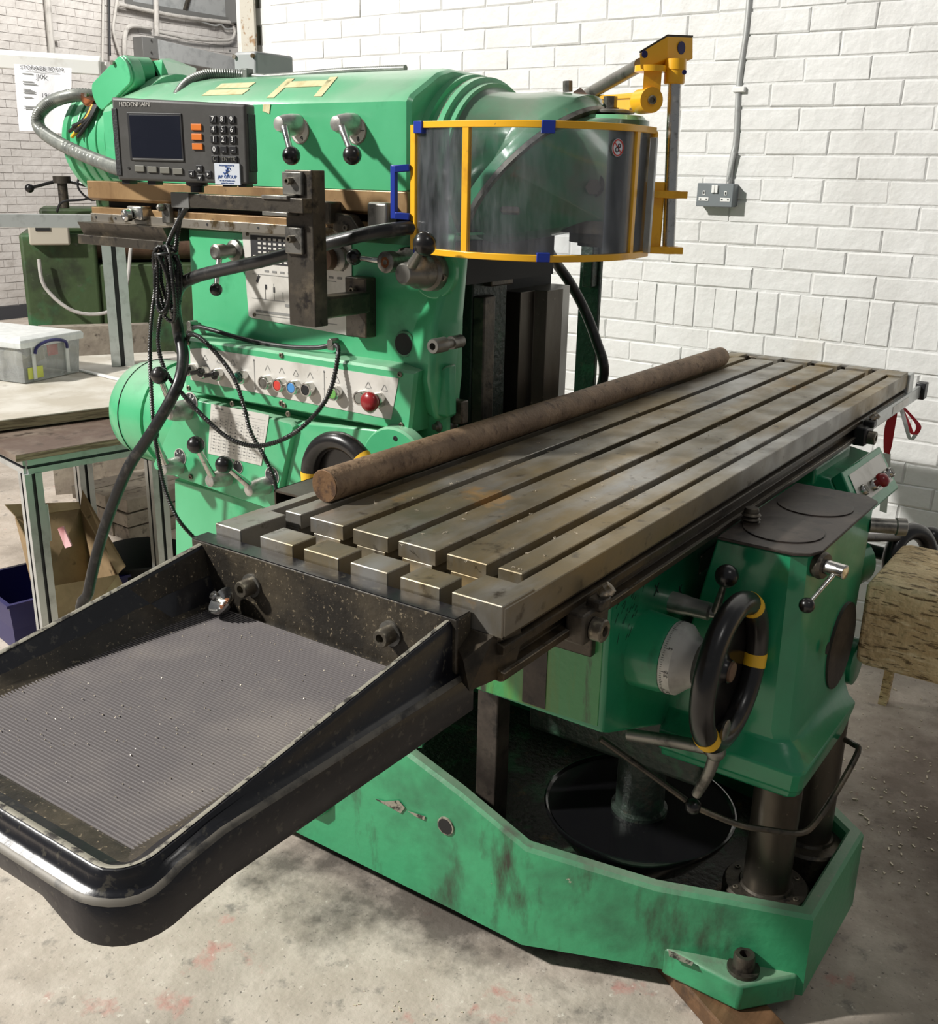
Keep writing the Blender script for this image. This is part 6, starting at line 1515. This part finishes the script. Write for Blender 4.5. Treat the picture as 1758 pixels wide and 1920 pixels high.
# pale plywood table behind, with its tall frame
P = [Vector((0.6465, 2.3466, 0.7750)), Vector((1.2591, 2.3281, 0.7750)), Vector((1.7120, 2.7699, 0.7750)), Vector((1.5805, 3.9359, 0.7750))]
P = [Vector((.60, 2.48, .775)), Vector((1.50, 2.235, .775)), Vector((2.02, 3.05, .775)), Vector((1.05, 3.60, .775))]
tbl = thing('plywood_table', (1.3, 2.8, 0), 'pale worn plywood table with a tall aluminium frame standing at its rear', 'table')
b = B(); b.loft([P, [p - Vector((0, 0, .035)) for p in P]]); b.build('tabletop', 'ply', tbl, ang=0, bevel=.002)
b = B(); b.loft([[P[0] + Vector((-.001, -.001, -.004)), P[1] + Vector((-.001, -.001, -.004)), P[1] + Vector((-.001, -.001, -.033)), P[0] + Vector((-.001, -.001, -.033))], [P[0] + Vector((0, .001, -.004)), P[1] + Vector((0, .001, -.004)), P[1] + Vector((0, .001, -.033)), P[0] + Vector((0, .001, -.033))]]); b.build('tabletop_edge', 'ply_edge', tbl, ang=0)
for p in P: 
    q_ = p.lerp(Vector((1.3, 2.85, .775)), .10); profile_bar((q_.x, q_.y, 0), (q_.x, q_.y, .74), .045, .045).build('leg', ['alu', 'alu_groove_shade'], tbl, ang=0)
pc_ = Vector((1.6617, 2.9371, 0.7750)); pt_ = Vector((1.5898, 2.8094, 1.3189))
PX, PY = pc_.x, pc_.y
o = profile_bar((PX, PY, .776), (PX, PY, 1.345), .088, .088, up=(.8, -.6, 0)).build('frame_post', ['alu', 'alu_groove_shade'], tbl, ang=0)
b = B()
for s_ in (-.022, .022): b.box((PX - .045 * .8 + .0, PY - .045 * .6, 1.06), (.004, .006, .56), rz=R(-53))
bd = Vector((PX, PY, 0))
l0 = Vector((1.2843, 3.2372, 1.2932)); l1 = Vector((1.5444, 2.8359, 1.3152))
b = B(); b.bar((l0.x, l0.y, 1.342), (PX - .02, PY, 1.342), .045, .050); b.build('lower_beam', 'alu', tbl, ang=0, bevel=.002)
l0 = Vector((1.4468, 3.3660, 1.9220)); l1 = Vector((1.7066, 2.9769, 1.9003))
b = B(); b.bar(l0, l1, .045, .050); b.build('upper_beam', 'white_metal', tbl, ang=0, bevel=.003)
b = B(); b.tube([l0 + Vector((0, 0, .030)), l1 + Vector((0, 0, .030))], .012, 14, 1, smooth=False); b.build('white_tube', 'white_plastic', tbl)
b = B(); b.bar(l1, Vector((l1.x, l1.y, l1.z)) + Vector((.9, .55, 0)), .045, .045); b.build('side_beam', 'white_metal', tbl, ang=0, bevel=.003)
B().bb(l1.x - .01, l1.y - .01, .776, l1.x + .03, l1.y + .03, l1.z - .02).build('rear_post', 'alu', tbl) if False else None
b = B(); b.bar(Vector((l1.x + .9, l1.y + .55, .0)), Vector((l1.x + .9, l1.y + .55, l1.z + .02)), .05, .05, up=(1, 0, 0)); b.build('rear_post', 'white_metal', tbl, ang=0)
# white strip lying on the table beside the box
b = B(); p0 = Vector((1.4654, 2.9477, 0.7770)); p1 = Vector((1.4370, 2.6001, 0.7770)); b.bar(p0 + Vector((0, 0, .003)), p1 + Vector((0, 0, .003)), .018, .006)
tag(b.build('white_strip', 'white_plastic', ang=0), 'white plastic strip lying on the plywood table beside the storage box', 'strip')

# storage notice hung from the upper beam
Pa = [Vector((1.4751, 3.1842, 1.9030)), Vector((1.6081, 3.0233, 1.8938)), Vector((1.5485, 2.9761, 1.6633)), Vector((1.4248, 3.1190, 1.6646))]
b = B(); N = 9; L = []
for i in range(N + 1):
    t = i / N; w_ = .010 * math.sin(t * 6) + (.02 * max(0, t - .85) / .15)
    a_ = Pa[0].lerp(Pa[1], t) ; c_ = Pa[3].lerp(Pa[2], t); n_ = (Pa[1] - Pa[0]).cross(Pa[3] - Pa[0]).normalized(); n_ = n_ if n_.y < 0 else -n_
    L.append([a_, c_ + n_ * w_, c_ + n_ * (w_ - .0006), a_ - n_ * .0006])
b.loft(L); pp = tag(b.build('storage_notice', 'paper', ang=60), 'white printed storage form sheet hanging from the pale beam', 'notice')
ux = (Pa[1] - Pa[0]).normalized(); uy = (Pa[0] - Pa[3]).normalized(); nn = ux.cross(uy)
pq = lambda u, v: Pa[0].lerp(Pa[1], u).lerp(Pa[3].lerp(Pa[2], u), v) + nn * (.004 + .012 * v)
nn = -nn if nn.y > 0 else nn
def pq(u, v): 
    return Pa[0].lerp(Pa[1], u).lerp(Pa[3].lerp(Pa[2], u), v) + nn * (.003 + .011 * v)
lettering('form_heading', [('STORAGE FORM', pq(.48, .045), ux, uy, .0215, 'CENTER')], 'ink', pp, .0001)
lettering('hand_writing', [('JVK', pq(.47, .175), ux, uy, .024, 'CENTER')], 'ink', pp, .0001)
lettering('written_date', [('19/6/', pq(.46, .46), ux, uy, .024, 'LEFT')], 'ink', pp, .0001)
b = B()
for (v, w) in ((.10, .58),): b.bar(pq(.20, v), pq(.78, v), .0016, .0003, up=nn)
for v in (.14, .26, .295, .38, .405, .43, .50, .64, .67):
    b.bar(pq(.14, v), pq(.14 + random.uniform(.14, .27), v), .004, .0003, up=nn)
b.build('printed_lines', 'ink_grey', pp, ang=0)

# translucent storage box
sb = thing('storage_box', (1.31, 3.08, .776), 'clear plastic storage box with white lid and navy handles on the plywood table', 'storage box')
Q = [Vector((1.1801, 2.8761, 0.7780)), Vector((1.4460, 2.9271, 0.7780))]
uxb = (Q[1] - Q[0]); wl_ = uxb.length; uxb.normalize(); uyb = Vector((-uxb.y, uxb.x, 0)); uyb = uyb if uyb.y > 0 else -uyb
def bq(u, v, z): return Q[0] + uxb * u + uyb * v + Vector((0, 0, z))
LL = .42; HH = .150
def brick_ring(e, z): return [bq(-e, -e, z), bq(wl_ + e, -e, z), bq(wl_ + e, LL + e, z), bq(-e, LL + e, z)]
b = B(); b.loft([brick_ring(0, 0), brick_ring(.010, HH)], cap=False); b.add(brick_ring(.002, .001), [(0, 1, 2, 3)]); b.build('box_shell', 'box_clear', sb, ang=0)
b = B(); b.loft([brick_ring(.020, HH - .020), brick_ring(.022, HH), brick_ring(.016, HH + .010), brick_ring(-.02, HH + .018)]); b.build('lid', 'lid_clear', sb, ang=0, bevel=.002)
for (u0, u1) in ((.035, .05), (.20, .215)): B().loft([[bq(u0, -.008, .01), bq(u1, -.008, .01), bq(u1, -.012, .01), bq(u0, -.012, .01)], [bq(u0, -.010, HH - .02), bq(u1, -.010, HH - .02), bq(u1, -.015, HH - .02), bq(u0, -.015, HH - .02)]]).build('moulded_rib', 'lid_clear', sb, ang=0)
b = B(); b.tube([bq(.045, -.018, HH - .045), bq(.055, -.022, HH - .020), bq(.10, -.026, HH - .006), bq(.15, -.026, HH - .006), bq(.195, -.022, HH - .020), bq(.205, -.018, HH - .045)], .0058, 10, 5); b.build('carry_handle', 'blue_dark', sb)
cts = B(); 
for i in range(9):
    c = bq(random.uniform(.04, wl_ - .04), random.uniform(.05, LL - .05), random.uniform(.03, .08)); cts.box(c, (random.uniform(.05, .09), random.uniform(.03, .07), random.uniform(.02, .04)), rot=(random.uniform(-.4, .4), random.uniform(-.4, .4), random.uniform(0, 3)))
o = cts.build('loose_contents', 'cream', sb, ang=0); o['kind'] = 'stuff'
rect2 = [bq(.012, -.0065, .012), bq(.085, -.0065, .012), bq(.085, -.0075, .055), bq(.012, -.0075, .055)]
M['label_yellow'] = mat('yellow_green_label', (.55, .60, .10), .5)
b = B(); b.loft([rect2, [p - uyb * .001 for p in rect2]]); b.build('yellow_label', 'label_yellow', sb, ang=0)
b = B(); b.box(bq(wl_ * .62, .02, .10), (.05, .004, .04), rz=.2); b.build('red_packet', 'red', sb)

# cardboard box, blue crate and black tub under the bench
def at_(v): return Vector(v)
cbx = thing('cardboard_box', (1.0169, 2.4688, 0.0200), 'torn open brown cardboard box standing in the crate under the workbench', 'cardboard box')
F0 = Vector((0.8883, 2.5522, 0.4001)); F1 = Vector((1.1341, 2.5475, 0.3669)); F2 = Vector((1.0387, 2.2297, 0.2197)); F3 = Vector((0.7915, 2.2376, 0.2548)); 
ctr = (F0 + F1 + F2 + F3) / 4
low = [Vector((0.8063, 2.3492, 0.1645)), Vector((1.0653, 2.4125, 0.1217)), Vector((1.0610, 2.2366, 0.1274)), Vector((0.7315, 2.1361, 0.0894))]
up_ = [F0, F1, F2, F3]
def panel(P, name, m='card', t=.004):
    P = [Vector(p) for p in P]; n = (P[1] - P[0]).cross(P[2] - P[0]).normalized() * t
    b = B(); b.loft([P, [p + n for p in P]]); return b.build(name, m, cbx, ang=0)
for i in range(4):
    j = (i + 1) % 4; panel([up_[i], up_[j], low[j], low[i]], 'side_panel')
panel([F0, F1, F1 + Vector((.01, .02, .02)), F0 + Vector((-.03, .01, .05))], 'top_flap', 'card_light')
panel([F2, F3, F3 + Vector((.06, -.08, -.16)), F2 + Vector((.02, -.06, -.13))], 'front_flap', 'card_light')
panel([F1, F2, F2 + Vector((.05, .02, .01)), F1 + Vector((.05, .05, .05))], 'top_flap')
panel(low, 'box_floor')
q0 = F3.lerp(F2, .35).lerp(F1, .30); d1 = (F2 - F3).normalized(); 
b = B(); P4 = [Vector((0.9105, 2.3502, 0.3950)), Vector((0.9231, 2.3352, 0.4005)), Vector((0.9009, 2.2674, 0.3559)), Vector((0.8871, 2.2833, 0.3488))]; b.loft([P4, [p + Vector((.01, .01, 0)) for p in P4]]); b.build('red_label', 'dark_red', cbx, ang=0)
cr = thing('blue_crate', (0.8445, 2.4686, -0.0000), 'dark blue plastic crate on the floor under the workbench', 'crate')
kc = Vector((0.8383, 2.4417, 0.0600)); kc.z = 0
b = B(); K = lambda e, z: [kc + U_ * u + V_ * v + Vector((0, 0, z)) for (u, v) in ((-.09 - e, -.08 - e), (.30 + e, -.08 - e), (.30 + e, .22 + e), (-.09 - e, .22 + e))]
b.loft([K(0, 0), K(.015, .17), K(.025, .172), K(.025, .182), K(.010, .182), K(.006, .02), K(.005, .02)], cap=True); b.build('crate_shell', 'blue_dark', cr, ang=0)
tc = Vector((1.2543, 2.3811, 0.1000)); 
b = B(); b.lathe((tc.x, tc.y, 0), (0, 0, 1), [(0, .13), (.19, .165), (.20, .172), (.205, .168), (.19, .158), (.02, .12)], 40, True, True)
tag(b.build('rubber_tub', 'dark', ang=40), 'round black rubber tub on the floor between workbench and column', 'tub')
# stacked timber behind the column foot
stk = [(0, 0, .03), (0, 0, .095), (0, 0, .16)]
for k, (dx, dy, z) in enumerate(stk):
    c = Vector((1.9646, 3.0947, 0.0300)) if False else Vector((2.12, 3.12, z))
    for j in range(3):
        b = B().box((c.x + .0 * j, c.y + (j - 1) * .125 + random.uniform(-.006, .006), z), (.95 + random.uniform(-.03, .03), .118, .058), rz=R(-4) + random.uniform(-.01, .01))
        o = tag(b.build('plank', 'timber_grey', bevel=.003, ang=0), '%s plank, %s, of the grey timber stack on the floor behind the milling machine' % (('near', 'middle', 'far')[j], ('bottom layer', 'middle layer', 'top layer')[k]), 'plank', 'grey timber stack behind the machine')

# ================================================================ OLD GREEN MACHINE AT THE BACK
oldm = thing('old_roll_machine', (4.0532, 6.3595, 0.0200), 'old dark green roller machine with wheels and handles beyond the tables', 'machine')
g0 = Vector((2.7498, 5.3417, 0.7531)); 
OX = Vector((3.0292, 4.7654, 0.7772)); OX.z = 0
ua = Vector((.80, -.60, 0)).normalized(); va = Vector((.60, .80, 0))
def oq(u, v, z): return OX + ua * u + va * v + Vector((0, 0, z))
def ob(b, u0, u1, v0, v1, z0, z1): return b.loft([[oq(u0, v0, z), oq(u1, v0, z), oq(u1, v1, z), oq(u0, v1, z)] for z in (z0, z1)])
ob(B(), -.52, -.10, -.02, .6, .10, 1.16).build('end_casting', 'green_old', oldm, bevel=.02, seg=3)
ob(B(), -.10, 1.2, .0, .6, .22, .98).build('front_apron', 'green_old', oldm, bevel=.01)
ob(B(), -.44, -.14, -.028, -.02, .20, .62).build('access_recess', 'dark_metal', oldm)
ob(B(), -.52, 1.2, .02, .55, .0, .10).build('plinth', 'dark', oldm)
B().cyl(oq(-.10, .16, 1.08), oq(1.15, .16, 1.08), .085, n=28).build('roller', 'rust_tube', oldm)
ob(B(), -.12, 1.2, .28, .4, .98, 1.22).build('rear_beam', 'dark', oldm)
ob(B(), -.40, .08, .05, .45, 1.16, 1.30).build('top_housing', 'green_old', oldm, bevel=.015)
ob(B(), -.08, .20, .05, .45, 1.2, 1.38).build('bearing_block', 'green_old', oldm, bevel=.015)
b = B(); b.cyl(oq(-.26, .1, 1.28), oq(-.26, .1, 1.45), .028, n=14); b.cyl(oq(-.26, .1, 1.44), oq(-.26, .1, 1.48), .05, n=14); o = b.build('screw_post', 'dark_metal', oldm)
b = B(); b.cyl(oq(-.26, .1, 1.46), oq(-.44, .08, 1.41), .009, n=8); b.ball(oq(-.44, .08, 1.41), .026, 14, 8); b.cyl(oq(-.26, .1, 1.46), oq(-.09, .08, 1.42), .009, n=8); b.ball(oq(-.09, .08, 1.42), .026, 14, 8); b.build('cross_handle', 'bakelite', o)
b = B(); b.cyl(oq(-.02, .1, 1.30), oq(-.03, .1, 1.56), .032, n=14); b.bar(oq(-.16, .1, 1.52), oq(.10, .1, 1.53), .035, .035); b.build('screw_post', 'dark_metal', oldm)
ob(B(), -.46, -.24, -.10, -.02, 1.10, 1.24).build('switch_box', 'cream', oldm, bevel=.01)
ob(B(), -.42, -.34, -.106, -.10, 1.18, 1.21).build('switch_buttons', 'dark', oldm)
b = B(); b.tube([oq(-.42, -.08, 1.02), oq(-.40, -.10, .86), oq(-.25, -.12, .72), oq(-.05, -.12, .72), oq(.05, -.10, .86), oq(.10, -.02, 1.1), oq(.16, .0, 1.25)], .011, 8, 5); b.build('grey_cable', 'pipe_far', oldm)
b = B(); b.tube([oq(-.30, .0, 1.28), oq(-.26, -.02, 1.34), oq(-.12, -.02, 1.36), oq(-.04, -.02, 1.44), oq(-.02, -.02, 1.52), oq(.10, -.02, 1.56)], .007, 8, 5); b.tube([oq(-.04, -.02, 1.54), oq(-.14, -.04, 1.50), oq(-.17, -.04, 1.42), oq(-.10, -.04, 1.35), oq(-.03, -.04, 1.40), oq(-.02, -.02, 1.53)], .006, 8, 5); b.build('loose_cable', 'black_plastic', oldm)
b = B(); b.cyl(oq(.62, -.1, 1.0), oq(.95, -.1, 1.24), .018, n=10); b.build('bright_rod', 'chrome', oldm)
b = B(); ob(b, .90, 1.15, -.1, .05, 1.05, 1.24); b.build('lever_box', 'grey_box', oldm, bevel=.01)
B().ball(oq(.93, -.12, 1.08), .04, 14, 10).build('green_knob', 'btn_green', oldm)
# grey slab between the green machine and the table
b = B(); c = Vector((2.0803, 3.6957, 0.7163)); b.box((c.x, c.y, .41), (.5, .08, .82), rz=R(-36)); tag(b.build('grey_panel', 'timber_grey', ang=0), 'grey scuffed panel standing on edge behind the plywood table', 'panel')
